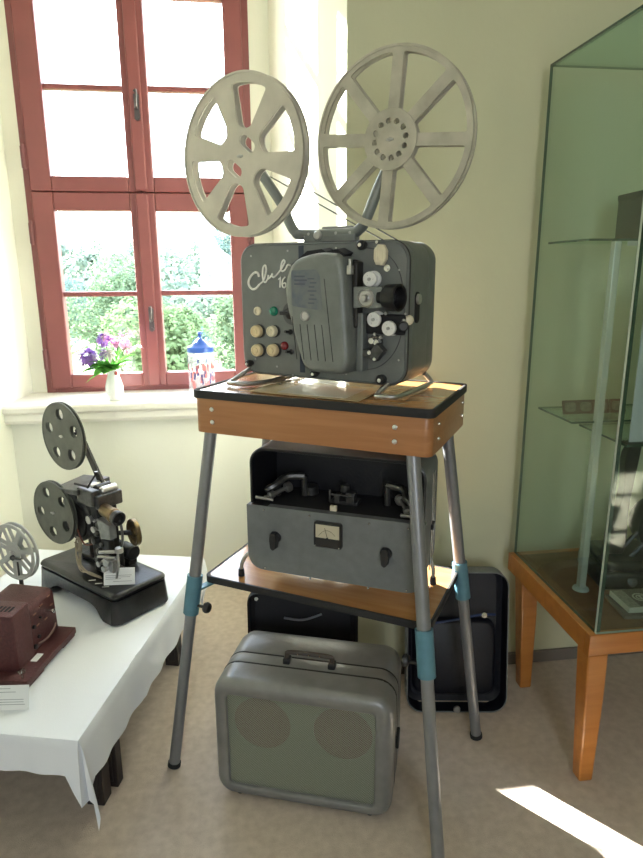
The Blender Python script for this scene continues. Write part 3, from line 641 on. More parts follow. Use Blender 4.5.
def spindle_arm(u, flip):
    g = G(); pts = [(u-.045,-.02,.262),(u-.055,-.06,.262),(u-.035,-.05,.275),(u-.015,-.02,.290),(u+.03,.0,.290)]
    if flip: pts = [(2*u-a,b,c) for a,b,c in pts]
    g.tube(smoothpath(pts, 5), .010, 8)
    s = -1 if flip else 1
    g.tube([(u-s*.045,-.02,.235),(u-s*.045,-.02,.262)], .012, 12); g.tube([(u+s*.03,0,.235),(u+s*.03,0,.292)], .009, 10)
    mk('spindle_arm', g, MACHG, AM)
    g = G(); g.tube([(u-s*.012,-.03,.262),(u-s*.05,-.088,.248)], .006, 10); g.tube([(u-s*.075,-.094,.250),(u-s*.026,-.088,.246)], .005, 8)
    g.lathe([(.014,0),(.014,.012),(.008,.013)], 18, align((u-s*.012,-.03,.262), (s*.45,.9,.1))); g.lathe([(.010,0),(.010,.015),(.006,.016)], 18, align((u-s*.035,-.066,.254), (-s*.4,-.9,-.1))); mk('spindle', g, mat('dull_steel',(.36,.36,.35),.35,.8), AM)
spindle_arm(-.145, False); spindle_arm(.150, True)
g = G(); g.lathe([(.022,0),(.022,.022),(.0001,.023)], 20, T(-.15+.045,.02,.235)); mk('drum', g, MACHG, AM)
g = G()
g.box(-.03,.045,-.03,.01,.2325,.242); g.box(-.015,.0,-.045,-.02,.242,.262); g.box(.016,.040,-.04,-.015,.242,.270); g.tube([(-.03,-.04,.262),(.04,-.04,.262)], .003, 8); g.tube([(-.028,-.04,.240),(-.028,-.04,.275)], .0035, 8); g.lathe([(.012,0),(.012,.02),(.0001,.021)], 16, T(.005,-.01,.262))
mk('head_assembly', g, MACHG, AM, bevel=.001)
g = G(); g.box(-.012,.006,-.088,-.078,.2335,.248); mk('selector_tab', g, IVORY, AM, False, bevel=.002)
# side chrome strips
g = G()
for y in (-.01, .012): g.box(Wa/2,Wa/2+.003,y,y+.006,.07,.34)
mk('side_strip', g, CHROME, AM, False, bevel=.001); g = G(); g.box(Wa/2,Wa/2+.008,-.012,.02,.185,.20); mk('side_catch', g, BLACK, AM, False, bevel=.002)
# feet: bent bars with rubber tips
for s in (-1, 1):
    for y in (-.07, .065):
        x0 = s*(Wa/2-.03); pth = [(x0,y,zb+.020),(x0+s*.045,y,zb+.022),(x0+s*.068,y-.004,zb-.004),(x0+s*.073,y-.006,.018)]
        if s > 0: pth = [(x0-.02,y,zb+.012),(x0+.018,y,zb+.010),(x0+.030,y-.01,zb-.004),(x0+.032,y-.014,.016)]
        g = G(); g.tube(smoothpath(pth, 5), .0055, 10); fo = mk('foot_bar', g, STEEL, AM)
        e = pth[-1]; g = G(); g.tube([(e[0],e[1],.001),(e[0],e[1],.022)], [.0095,.008], 14); mk('rubber_tip', g, GASKET, fo)

# ================================================================== SPEAKER SUITCASE
SC = thing('speaker_case', 'grey suitcase loudspeaker with meshed front, on the carpet under the stand', 'loudspeaker', (.170,1.514,0), -.343)
Ws, Hs, Ds, zb = .476, .360, .262, .010
ol = case_outline(Ws, Hs, zb, .05); fy = -Ds/2
def taper(st): return loopsY(ol, st)
grl = lambda i: rr(-.200+i, .193-i, .046+i, .326-i, max(.003, .010-i), 6)
# front frame with opening, built as rings
def ring_shell(L): 
    return L
g = G()
def resample(pts, n=96):
    P = [Vector(p) for p in pts]; m = len(P); d = [0]
    for i in range(m): d.append(d[-1]+(P[(i+1)%m]-P[i]).length)
    # start at the point of angle closest to zero about the centre for alignment
    o = []; j = 0
    for k in range(n):
        t = d[-1]*k/n
        while d[j+1] < t: j += 1
        s = (t-d[j])/max(1e-9, d[j+1]-d[j]); q = P[j]*(1-s)+P[(j+1)%m]*s; o.append((q.x, q.y))
    return o
def polar(fn, n=128):            # sample outline by angle round (0, .185) so loops match
    P = fn; c = Vector((0, .185)); out = []
    for k in range(n):
        a = 2*PI*k/n; d = Vector((math.cos(a), math.sin(a))); best = None; m = len(P)
        for i in range(m):
            A = Vector(P[i])-c; B = Vector(P[(i+1)%m])-c; E = B-A; den = d.x*E.y-d.y*E.x
            if abs(den) < 1e-12: continue
            t = (A.x*E.y-A.y*E.x)/den; s = (A.x*d.y-A.y*d.x)/den
            if t > 0 and -1e-6 <= s <= 1+1e-6 and (best is None or t < best): best = t
        q = c+d*best; out.append((q.x, q.y))
    return out
def PL(fn, st): return [[(x, y, z) for x, z in polar(fn(i))] for y, i in st]
L = PL(grl, [(fy+.012,0)]) + PL(grl, [(fy+.002,-.001),(fy,-.003)]) + PL(ol, [(fy,.020),(fy+.004,.010),(fy+.012,.003),(fy+.022,.0),(fy+.082,.0)])
g.loops(L, cap0=False); mk('front_shell', g, SUIT, SC, ang=50)
g = G(); g.loops(taper([(fy+.081,.001),(fy+.083,-.0006),(fy+.0875,-.0006),(fy+.089,.001)])); mk('seam', g, GASKET, SC)
g = G(); g.loops(taper([(fy+.088,.001),(fy+.090,.0),(fy+.128,.0),(fy+.130,.001)])); mk('middle_band', g, SUIT, SC)
g = G(); g.loops(taper([(fy+.127,.001),(fy+.129,-.0006),(fy+.1335,-.0006),(fy+.135,.001)])); mk('seam', g, GASKET, SC)
g = G(); g.loops(taper([(fy+.134,.001),(fy+.136,.0),(Ds/2-.035,.0),(Ds/2-.012,.006),(Ds/2,.025)])); mk('rear_shell', g, SUIT, SC)
def meshmat():
    m = bpy.data.materials.new('woven_grille'); m.use_nodes = True; nt = m.node_tree; b = nt.nodes['Principled BSDF']
    b.inputs['Base Color'].default_value = (.36,.38,.31,1); b.inputs['Metallic'].default_value = .3; b.inputs['Roughness'].default_value = .5
    tc = nt.nodes.new('ShaderNodeTexCoord'); sx = nt.nodes.new('ShaderNodeSeparateXYZ'); nt.links.new(tc.outputs['Object'], sx.inputs[0])
    def wav(sock, k, ph=None):
        mu = nt.nodes.new('ShaderNodeMath'); mu.operation = 'MULTIPLY'; mu.inputs[1].default_value = k; nt.links.new(sock, mu.inputs[0]); s = mu.outputs[0]
        if ph: ad = nt.nodes.new('ShaderNodeMath'); ad.operation = 'ADD'; nt.links.new(s, ad.inputs[0]); nt.links.new(ph, ad.inputs[1]); s = ad.outputs[0]
        si = nt.nodes.new('ShaderNodeMath'); si.operation = 'SINE'; nt.links.new(s, si.inputs[0]); return si.outputs[0]
    a = wav(sx.outputs['X'], 1000.); bz = wav(sx.outputs['Z'], 1150., None)
    mu = nt.nodes.new('ShaderNodeMath'); mu.operation = 'MULTIPLY'; nt.links.new(a, mu.inputs[0]); nt.links.new(bz, mu.inputs[1])
    gt = nt.nodes.new('ShaderNodeMath'); gt.operation = 'GREATER_THAN'; gt.inputs[1].default_value = .0; nt.links.new(mu.outputs[0], gt.inputs[0])
    nt.links.new(gt.outputs[0], b.inputs['Alpha'])
    return m
g = G(); q = grl(-.002); g.add([(x, fy+.010, z) for x, z in q], [tuple(range(len(q)))]); mk('grille', g, meshmat(), SC)['label'] = 'fine greenish metal mesh'
g = G(); vs, fs = plate([rr(-.21,.20,.035,.335,.01)]+[circle(.078, 48, -.108, .247-.008), circle(.078, 48, .108, .250-.008)], .004, .0005); g.add(vs, fs, T(0,fy+.020,0) @ FACE); mk('baffle_board', g, mat('baffle_cloth',(.16,.19,.13),.9), SC)
for u in (-.108, .108):
    g = G(); g.lathe([(.084,0),(.080,.004),(.074,.002),(.03,.03),(.024,.024),(.0001,.018)], 40, align((u,fy+.026,.241), (0,1,0))); mk('speaker_cone', g, mat('cone_paper',(.13,.06,.04),.9), SC)['label'] = 'reddish brown speaker cone behind the mesh'
g = G(); hp = [(-.062,-.02,Hs+.008),(-.062,-.02,Hs+.030),(-.050,-.02,Hs+.040),(.050,-.02,Hs+.040),(.062,-.02,Hs+.030),(.062,-.02,Hs+.008)]
g.tube(smoothpath(hp, 4), .0065, 8); hd = mk('handle', g, mat('dark_leather_grip',(.06,.045,.035),.5), SC)
for u in (-.062, .062):
    g = G(); g.box(u-.010,u+.010,-.034,-.006,Hs+.004,Hs+.024); mk('handle_mount', g, BLACK, hd, False, bevel=.004)
for u in (-.03, 0, .03): bolt(hd, u, -.0265, Hs+.040, (0,-1,.3), .0026)
g = G(); g.box(Ws/2,Ws/2+.008,-.03,.01,.15,.19); mk('side_catch', g, BLACK, SC, False, bevel=.003)
for x in (-.18,.18):
    for y in (-.10,.10): g = G(); g.lathe([(.010,0),(.012,.014),(.0001,.0145)], 14, T(x,y,0)); mk('rubber_foot', g, GASKET, SC)

# ================================================================== LIDS
def lid(name, label, w, h, d, r, loc, rz, tilt, m_in, m_out):
    t = thing(name, label, 'case', loc, rz); t.rotation_euler = (tilt, 0, rz)
    ol = lambda i: rr(-w/2+i, w/2-i, i, h-i, max(.004, r-i), 8)
    g = G(); g.loops(loopsY(ol, [(.003,.004),(0,.001),(.004,0),(d-.02,0),(d-.005,.006),(d,.02)]), cap0=False); mk('outer_shell', g, m_out, t)
    g = G(); g.loops(loopsY(ol, [(.002,.004),(d-.022,.006),(d-.010,.022)]), cap0=False); mk('lining', g, m_in, t)
    return t
RL = lid('open_case', 'large empty dark case half leaning on the wall beside the right rear stand leg',   .325, .465, .085, .05, (.665,1.700,.004), -.15, -.17, LIDIN, AMPG)
g = G(); g.tube([(x, .0015, z) for x, z in rr(-.1605,.1605,.002,.463,.0485,8)], .0022, 6, closed=True); mk('rim_edge', g, AMPG, RL)
pk = [(x,z) for x,z in rr(-.138,.138,.03,.29,.04,8)]
g = G(); g.loops([[(x, .074, z+.0) for x,z in pk],[(x*.97, .052, .165+(z-.165)*.96) for x,z in pk],[(x*.90, .046, .165+(z-.165)*.9) for x,z in pk]]); mk('pocket', g, LIDIN, RL, ang=60)['label'] = 'raised bulge inside the lid'
g = G(); g.tube(smoothpath([(-.138,.045,.27),(-.08,.03,.285),(0,.026,.30),(.08,.03,.315),(.13,.045,.31)], 6), .004, 8); mk('strap', g, mat('dark_blue_strap',(.03,.05,.13),.4), RL)
g = G(); g.lathe([(.010,0),(.009,.008),(.0001,.009)], 14, align((.09,.032,.315), (0,-1,0))); mk('strap_stud', g, CHROME, RL)
g = G(); g.lathe([(.012,0),(.010,.006),(.0001,.007)], 14, align((.0,-.001,.012), (0,-1,0))); mk('catch', g, STEEL, RL)
BLID = lid('open_case', 'black empty case half standing behind the speaker suitcase below the shelf',   .345, .432, .05, .035, (.172,1.745,.002), -.10, -.06, INNER, BLACKM)
for x, z in ((-.145,.405),(.155,.385)):
    g = G(); g.lathe([(.006,0),(.005,.004),(.0001,.005)], 12, align((x,.02,z), (0,-1,0))); mk('stud', g, WHITE, BLID)
g = G(); g.tube(smoothpath([(-.06,.028,.335),(.0,.022,.33),(.06,.028,.345)], 5), .004, 8); mk('pull_cord', g, mat('grey_cord',(.16,.17,.20),.6), BLID)

# ================================================================== LEFT TABLE + CLOTH
P0 = Vector((-.393,1.298,0)); ea = Vector((.25,.968,0)); eb = Vector((-.968,.25,0)); LA, LB = .96, .66; ZT2 = .36
def LT_(a, b, z): return P0 + ea*a + eb*b + Vector((0,0,z))
TB = thing('display_table', 'low dark-legged table under the white cloth by the window', 'table', tuple(LT_(LA/2, LB/2, 0)), math.atan2(ea.y, ea.x))
def tl(a, b, z): return (a-LA/2, b-LB/2, z)
g = G(); g.box(-LA/2+.01,LA/2-.01,-LB/2+.01,LB/2-.01,.325,.353); mk('tabletop', g, DARKW, TB, False, bevel=.003)
def tleg(a, b, w, d):
    g = G(); x, y, _ = tl(a, b, 0); g.box(x-w/2,x+w/2,y-d/2,y+d/2,0,.33); g.box(x-w/2-.003,x-w/2+.006,y-d/2+.012,y+d/2-.012,.02,.33); mk('leg', g, DARKW, TB, False, bevel=.003)
for a, b in ((.195,.075),(.195,LB-.075),(.82,.085),(.82,LB-.085)): tleg(a, b, .045, .05)
for b in (.065, LB-.065): tleg(.255, b, .035, .05)
# cloth
g = G(); NA, NB = 24, 16
V = []; idx = {}
def topz(a, b):
    z = ZT2-.002 + .0012*math.sin(a*9+b*5)*math.sin(b*7)
    z += .0022*math.exp(-((a-.32-.02*b)/.006)**2) + .0018*math.exp(-((b-.30)/.006)**2)
    return z
for i in range(NA+1):
    for j in range(NB+1): V.append(LT_(LA*i/NA, LB*j/NB, topz(LA*i/NA, LB*j/NB)))
F = [(i*(NB+1)+j, (i+1)*(NB+1)+j, (i+1)*(NB+1)+j+1, i*(NB+1)+j+1) for i in range(NA) for j in range(NB)]
g.add(V, F)
per = []   # (a, b, normal a, normal b, drop, flare)
def seg(a0,b0,a1,b1,na,nb,n,drop,ph,amp):
    for k in range(n+1):
        t = k/n; a = a0+(a1-a0)*t; b = b0+(b1-b0)*t; per.append((a, b, na, nb, drop(t), .007+amp*(1+math.sin(t*21+ph))*.5 + amp*.6*math.sin(t*47+ph*2)))
def corner(a, b, t0, tip, base0, base1):
    n = 12
    for k in range(1, n):
        t = k/n; ang = t0+PI/2*t; w = 1-abs(2*t-1)
        dr = (base0*(1-t)+base1*t) + tip*(w**1.3)
        fold = .010 + .010*w**.8 + .010*abs(math.sin(t*PI*2))
        per.append((a, b, math.cos(ang), math.sin(ang), dr, fold))
# order: right side (b=0) from back to front, front (a=0), left (b=LB), back (a=LA)
seg(LA,0,0,0,0,-1,60,lambda t: .110+.022*math.sin(t*2.6)+.003*math.sin(t*17)+.045*max(0,(t-.965)/.035),1.,.006)
corner(0,0,-PI/2,.10,.168,.171)      # directions from -b round to -a
# the corner directions run from (0,-1) to (-1,0)
per_fix = len(per)
seg(0,0,0,LB,-1,0,40,lambda t: .086+.003*math.sin(t*9)+.085*max(0,1-t/.05),.5,.004)
seg(0,LB,LA,LB,0,1,30,lambda t: .13,.3,.01)
seg(LA,LB,LA,0,1,0,40,lambda t: .13,.9,.01)
corner(LA,0,0,.10,.13,.125)
rows = 9; V = []; n = len(per)
for r in range(rows+1):
    t = r/rows
    for (a, b, na, nb, dr, fl) in per:
        if (a, b) == (0, 0) and na < 0 and nb < 0: pass
        zz = topz(a, b) - dr*t
        off = .004 + fl*(t**.8) if t > 0 else 0
        V.append(LT_(a+na*off, b+nb*off, zz))
F = [(r*n+i, r*n+(i+1)%n, (r+1)*n+(i+1)%n, (r+1)*n+i) for r in range(rows) for i in range(n)]
g.add(V, F)
tag(mk('tablecloth', g, CLOTH, ang=70), 'white cloth draped over the low table by the window', 'tablecloth')

# ================================================================== OLD PROJECTOR
OP = thing('vintage_projector', 'old black film projector with lens and drum on an arched iron base', 'projector', (-.468,1.994,.362), -.783)
Wb, Db = .424, .202; z_ = lambda z: z-.362
arch = [(-Wb/2,0),(-Wb/2+.045,0),(-Wb/2+.055,.006),(-Wb/2+.075,.030),(-Wb/2+.10,.040),(Wb/2-.12,.040),(Wb/2-.085,.032),(Wb/2-.060,.008),(Wb/2-.045,0),(Wb/2,0),(Wb/2,.075),(-Wb/2,.075)]
arch = fillet(arch, [.002,.002,.008,.02,.02,.02,.02,.01,.002,.002,.0,.0], 4)
def wid(x, y, z):      # widen towards the foot
    k = 1+.06*(1-min(1, z/.075)); return (x*(1+.02*(1-min(1,z/.075))), y*k, z)
g = G(); g.loops([[wid(x*k_,y_,z) for x,z in arch] for y_,k_ in ((-Db/2,.905),(-Db/2+.004,.945),(-Db/2+.011,.975),(-Db/2+.022,1.),(Db/2-.022,1.),(Db/2-.011,.975),(Db/2-.004,.945),(Db/2,.905))])
g.slab(rr(-Wb/2,Wb/2,-Db/2,Db/2,.022), .0745, .098, b=.014, seg=4)
ob = mk('base', g, IRON, OP, ang=50)
def prt(name, g, m, **k): return mk(name, g, m, OP, **k)
# pedestal & body
g = G(); g.box(.01,.085,-.03,.035,.098,.20); g.box(.015,.075,-.025,.03,.19,.34); prt('column', g, MACH, smooth=False, bevel=.006)
g = G(); g.lathe([(.030,-.0),(.072,.004),(.080,.014),(.080,.045),(.074,.05),(.074,.058),(.082,.062),(.082,.085),(.070,.095),(.03,.10),(.0001,.10)], 40, align((-.075,.06,z_(.622)), (0,-1,0)))
prt('lamp_drum', g, MACHG)
g = G(); g.lathe([(.062,0),(.060,.006),(.03,.012),(.0001,.013)], 32, align((-.055,-.040,z_(.620)), (0,-1,0))); prt('drum_cap', g, MACH)
for a in range(3):
    x = -.10+.03*a; g = G(); g.lathe([(.014,0),(.012,.012),(.0001,.014)], 16, align((x,-.048,z_(.60)+.01*a), (0,-1,0))); prt('terminal_knob', g, MACHG)
g = G(); g.add([(-.115,-.07,z_(.728)),(.02,-.07,z_(.745)),(.02,.05,z_(.760)),(-.13,.05,z_(.738)),(-.115,-.07,z_(.716)),(.02,-.07,z_(.728)),(.02,.05,z_(.74)),(-.13,.05,z_(.726))], [(0,1,2,3),(4,7,6,5),(0,4,5,1),(1,5,6,2),(2,6,7,3),(3,7,4,0)]); prt('drum_shield', g, MACHG, smooth=False, bevel=.003)
g = G(); g.box(-.02,.095,-.05,.04,z_(.690),z_(.735)); g.box(.0,.08,-.06,-.03,z_(.70),z_(.75)); prt('head_block', g, MACHG, smooth=False, bevel=.005)
for k, x in enumerate((.012,.045,.075)):
    g = G(); g.lathe([(.013,0),(.013,.05),(.009,.055),(.0001,.056)], 18, align((x,.03,z_(.742)), (0,-1,0))); prt('feed_roller', g, MACH if k % 2 else STEEL)
g = G(); g.tube([(-.02,-.05,z_(.755)),(.06,-.055,z_(.762))], .004, 8); g.tube([(.055,-.055,z_(.758)),(.102,-.05,z_(.812))], .003, 8); g.lathe([(.006,-.006),(.007,0),(.006,.006)], 10, T(.102,-.05,z_(.812))); prt('threading_lever', g, MACH)
g = G(); dirx = Vector((1,-.10,-.10)).normalized(); p = Vector((.092,-.03,z_(.690)))
g.lathe([(.018,0),(.020,.01),(.020,.045),(.0225,.048),(.0225,.062),(.020,.064),(.020,.074)], 28, align(tuple(p), dirx)); ln = prt('lens_barrel', g, BRASS); ln['label'] = 'brass lens barrel'
g = G(); e = p+dirx*.072; g.lathe([(.0215,0),(.0225,.004),(.0225,.018),(.020,.020),(.017,.018),(.015,.008),(.0001,.007)], 28, align(tuple(e), dirx)); mk('lens_mouth', g, BLACK, ln)
g = G(); g.box(.05,.085,-.05,.02,z_(.655),z_(.705)); prt('lens_mount', g, BLACKM, smooth=False, bevel=.004)
g = G(); g.add([(.085,-.055,z_(.665)),(.150,-.055,z_(.655)),(.152,-.055,z_(.610)),(.100,-.055,z_(.600)),(.085,-.03,z_(.665)),(.150,-.03,z_(.655)),(.152,-.03,z_(.610)),(.100,-.03,z_(.600))], [(0,1,2,3),(4,5,6,7),(0,1,5,4),(1,2,6,5),(2,3,7,6),(3,0,4,7)]); prt('gate_cover', g, mat('light_machine_grey',(.26,.27,.27),.35,.6,var=.2,scale=60), smooth=False, bevel=.003)
g = G(); g.box(.055,.095,-.035,.015,z_(.50),z_(.64)); g.box(.095,.135,-.05,-.03,z_(.545),z_(.60)); g.box(.04,.15,-.035,.01,z_(.468),z_(.49)); prt('mechanism_plate', g, MACH, smooth=False, bevel=.004)
g = G()
g.tube([(.11,-.07,z_(.565)),(.165,-.05,z_(.575))], .006, 8); g.tube([(.10,-.07,z_(.548)),(.165,-.05,z_(.555))], .005, 8); g.tube([(.15,-.045,z_(.48)),(.168,-.045,z_(.53)),(.168,-.045,z_(.565))], .004, 8); g.box(.10,.15,-.055,-.035,z_(.50),z_(.54)); g.tube([(.12,-.07,z_(.51)),(.12,-.05,z_(.51))], .010, 12); g.lathe([(.012,-.008),(.012,.008)], 14, T(.170,-.04,z_(.578)))
prt('sprockets', g, STEEL, bevel=.001)
g = G()
for k in range(9):
    x = -.01+.018*(k % 5); z = .52+.03*(k//2); r = .006+.003*(k % 3); g.lathe([(r,0),(r,.018),(r*.6,.02),(.0001,.021)], 14, align((.06+x*.6,-.035,z_(z)), (0,-1,0)))
prt('small_gears', g, MACHG)
g = G(); g.lathe([(.044,0),(.0445,.003),(.0445,.012),(.042,.015),(.036,.013),(.034,.006),(.018,.005),(.016,.014),(.0001,.015)], 40, align((.118,.062,z_(.590)), (-.25,-1,0))); prt('flywheel', g, BRASS)
g = G(); g.tube([(.05,.0,z_(.588)),(.125,.065,z_(.588))], .008, 10); prt('shaft', g, MACH)
g = G(); P_ = [(-.110,.030,z_(.905)),(-.06,.028,z_(.825)),(.0,.018,z_(.765)),(.055,.015,z_(.70))]
for a, b in ((0,3),):
    A = Vector(P_[0]); B = Vector(P_[3]); d = (B-A).normalized(); nrm = Vector((0,1,0)).cross(d).normalized(); w = .013
    g.add([A-nrm*w+Vector((0,-.004,0)), B-nrm*w+Vector((0,-.004,0)), B+nrm*w+Vector((0,-.004,0)), A+nrm*w+Vector((0,-.004,0)), A-nrm*w+Vector((0,.006,0)), B-nrm*w+Vector((0,.006,0)), B+nrm*w+Vector((0,.006,0)), A+nrm*w+Vector((0,.006,0))], [(0,1,2,3),(4,5,6,7),(0,1,5,4),(1,2,6,5),(2,3,7,6),(3,0,4,7)])
g.tube([(-.12,.03,z_(.885)),(-.12,-.01,z_(.885))], .006, 10); prt('upper_reel_arm', g, MACH, smooth=False, bevel=.002)
g = G(); g.tube([(-.09,.05,z_(.60)),(-.17,.03,z_(.595)),(-.245,.03,z_(.597))], .008, 10); g.tube([(-.245,.03,z_(.597)),(-.245,-.005,z_(.597))], .005, 10); g.tube([(.08,.02,z_(.885)),(.08,.0,z_(.885))], .0001, 4) if False else None; prt('lower_reel_arm', g, MACH)
g = G(); g.tube([(-.075,.03,z_(.46)),(-.075,.03,z_(.56))], .018, 14); g.box(-.11,-.04,.0,.06,.098,.115); prt('drum_post', g, MACH, bevel=.003)
g = G()
for k in range(5):
    ph = k*.6; pts = [(-.05+.01*math.sin(ph),-.03-.005*k,z_(.59)-.01*k),(-.04+.008*math.cos(ph*2),-.045,z_(.545)),(-.03,-.055+.006*math.sin(ph*3),z_(.505)),(-.01+.01*k*.5,-.062,z_(.478)),(.04,-.066+.003*k,z_(.468)+.002*k),(.09,-.06+.002*k,z_(.468)+.002*k)]
    g.tube(smoothpath([(a+.007*math.sin(k*2.1+i_), b-.003*k, c_+.006*math.cos(k*1.7+i_)*(1 if i_ < 4 else 0)) for i_, (a, b, c_) in enumerate(pts)], 6), .0022, 6)
g.tube(smoothpath([(-.055,-.04,z_(.57)),(-.03,-.05,z_(.56)),(-.02,-.055,z_(.535)),(-.04,-.05,z_(.525)),(-.05,-.045,z_(.545))], 6), .006, 6)
prt('cable_bundle', g, PALE)['label'] = 'bundle of pale cords'
g = G(); g.tube(smoothpath([(-.05,-.04,z_(.61)),(-.02,-.055,z_(.59)),(.0,-.05,z_(.555)),(.03,-.04,z_(.56))], 6), .0025, 6); g.tube(smoothpath([(-.08,-.02,z_(.50)),(-.06,-.04,z_(.53)),(-.03,-.05,z_(.535))], 6), .003, 6); prt('dark_cable', g, mat('red_brown_cord',(.16,.05,.035),.6))
g = G()
for k in range(3): g.tube([(.06+.035*k,-.085,.0985),(.075+.035*k,-.07,.0995)], .002, 5)
prt('base_marking', g, STEEL)
g = G(); g.lathe([(.022,0),(.026,.004),(.026,.055),(.022,.06),(.0001,.06)], 22, align((.02,.075,z_(.50)), (1,0,0))); g.box(.03,.07,.06,.09,.098,.125); prt('motor', g, MACH)
g = G(); g.tube(smoothpath([(.10,-.03,z_(.70)),(.165,-.03,z_(.675)),(.178,-.03,z_(.62)),(.160,-.03,z_(.575)),(.12,-.03,z_(.56))], 6), .004, 6); prt('film_guide', g, MACHG)
for (x, z, r) in ((.055,.655,.013),(.075,.628,.010),(.125,.530,.012),(.085,.515,.009)):
    g = G(); g.lathe([(r,0),(r,.004),(r*.6,.006),(r*.6,.016),(r,.018),(r,.022),(.0001,.023)], 18, align((x,-.042,z_(z)), (0,-1,0))); prt('film_sprocket', g, STEEL)
# reels
def small_holes(a0, n=5, rh_=.0165, rc=.072, extra=True):
    return [circle(rh_, 24, rc*math.cos(a0+2*PI*k/n), rc*math.sin(a0+2*PI*k/n)) for k in range(n)]
up = OP.matrix_basis.to_3x3()
def wpt(u, v, z): 
    c, s = math.cos(-.783), math.sin(-.783); return (-.468+c*u-s*v, 1.994+s*u+c*v, z)
reel('film_reel', 'grey green reel with round holes, upper one on the old black projector', .108, small_holes(.35, 5, .0195, .070), .002, .011, REELG, (-.550,2.025,.897), -.76, hub=.02, core=.03)
reel('film_reel', 'grey green reel with round holes, lower one just above the iron base', .105, small_holes(.75, 5, .0185, .070), .002, .011, REELG, (-.603,2.030,.642), -.72, hub=.02, core=.03)

def card(label, w, h, loc, rz, tilt, lines):
    t = thing('info_card', label, 'card', loc, rz, 'printed cards on the white-clothed table'); t.rotation_euler = (tilt, 0, rz)
    g = G(); g.box(-w/2,w/2,0,.0015,0,h); mk('card_sheet', g, PAPER, t, False)
    g = G()
    for x0, x1, z in lines: g.box(-w/2+w*x0,-w/2+w*x1,-.0003,.0001,h*z,h*z+.0012)
    mk('printed_lines', g, INK, t, False); return t
card('small white printed card standing on the black iron base of the old projector', .094, .052, (*wpt(.162,-.045,0)[:2],.4615), -.05, -.30, [(.06,.45,.82),(.06,.30,.72),(.06,.9,.55),(.06,.85,.45),(.06,.55,.35),(.3,.9,.2)])
card('white printed card on the cloth in front of the maroon projector', .16, .060, (-.617,1.432,.3585), -.10, -.30, [(.5,.72,.86),(.5,.80,.72),(.3,.92,.42),(.3,.92,.32),(.3,.94,.22)])

# ================================================================== MAROON PROJECTOR
MP = thing('small_projector', 'maroon metal box projector with stepped body on the white cloth', 'projector', (-.562,1.50,.3585), -.245)
bp_ = [(-.30,0),(0,0),(0,.26),(-.30,.26)]
g = G(); g.slab(rr(-.30,0,0,.26,.004,3), .008, .026, b=.002); g.box(-.29,-.004,.004,.085,0,.010); g.box(-.29,-.004,.19,.256,0,.010); mb = mk('base', g, MAROON, MP)
g = G(); g.slab(rr(-.27,-.043,.036,.116,.006,3), .026, .186, b=.004); fb = mk('lamp_house', g, MAROON, MP)
g = G()
for k in range(12): g.box(-.062-.011*k-.006,-.062-.011*k,.060,.085,.1855,.1868)
mk('vent_slots', g, BLACKM, fb, False)
prof_ = fillet([(-.20,.026),(-.050,.026),(-.054,.145),(-.066,.156),(-.19,.163)], [.0,.0,.012,.01,.02], 4)
g = G(); g.loops([[(x,.119,z) for x,z in prof_],[(x,.252,z) for x,z in prof_]]); rb = mk('film_body', g, MAROON, MP, bevel=.003)
g = G(); g.box(-.20,-.0475,.1155,.1195,.026,.160); mk('gap_plate', g, BLACKM, MP, False)
g = G(); g.lathe([(.004,0),(.004,.018),(.006,.02),(.006,.024),(.0001,.025)], 14, align((-.053,.205,.108), (1,.0,0))); g.tube([(-.033,.198,.108),(-.033,.214,.108)], .003, 8); mk('crank', g, CHROME, rb)
for (y, z, r) in ((.132,.100,.0055),(.150,.060,.0055),(.128,.042,.007),(.165,.11,.003)):
    g = G(); g.lathe([(r,0),(r,.006),(.0001,.0065)], 14, align((-.050,y,z), (1,0,0))); mk('button', g, BLACK, rb)
g = G()
for y, z in ((.14,.128),(.175,.136),(.215,.142),(.15,.09),(.19,.085),(.225,.11)): g.box(-.0525,-.0505,y,y+.014,z,z+.003)
mk('faded_print', g, mat('copper_print',(.28,.13,.08),.5), rb, False)
g = G(); g.tube(smoothpath([(-.045,.14,.045),(-.038,.17,.042),(-.036,.20,.05),(-.046,.235,.052)], 6), .0025, 6); mk('wire', g, mat('brown_wire',(.25,.15,.12),.5), MP)
g = G(); g.box(-.040,-.022,.085,.120,.0262,.0275); mk('paper_tag', g, PAPER, MP, False)
g = G(); g.lathe([(.003,0),(.003,.012),(.008,.016),(.010,.022),(.008,.026),(.0001,.027)], 16, T(-.018,.012,.026)); mk('clear_knob', g, thin_glass('knob_clear', (.8,.8,.78), 1.8), MP)
g = G(); g.tube([(-.155,.262,.0),(-.155,.262,.255)], .006, 12); g.box(-.17,-.13,.24,.29,.0,.006); g.tube([(-.155,.262,.250),(-.155,.235,.250)], .008, 12); g.tube([(-.125,.232,.250),(-.155,.235,.250)], .0035, 8); mk('reel_post', g, MACHG, MP)
# the silver reel sits on that post
c, s = math.cos(-.245), math.sin(-.245); rx, ry = -.562+c*(-.155)-s*.225, 1.50+s*(-.155)+c*.225
sh_ = spoke_holes(7, .030, .074, .013, .2, .006)
reel('film_reel', 'small silver grey reel with cut-out spokes behind the maroon projector', .084, sh_, .002, .016, PLREEL, (rx+.010, ry+.022, .3585+.266), -.60, hub=.014)

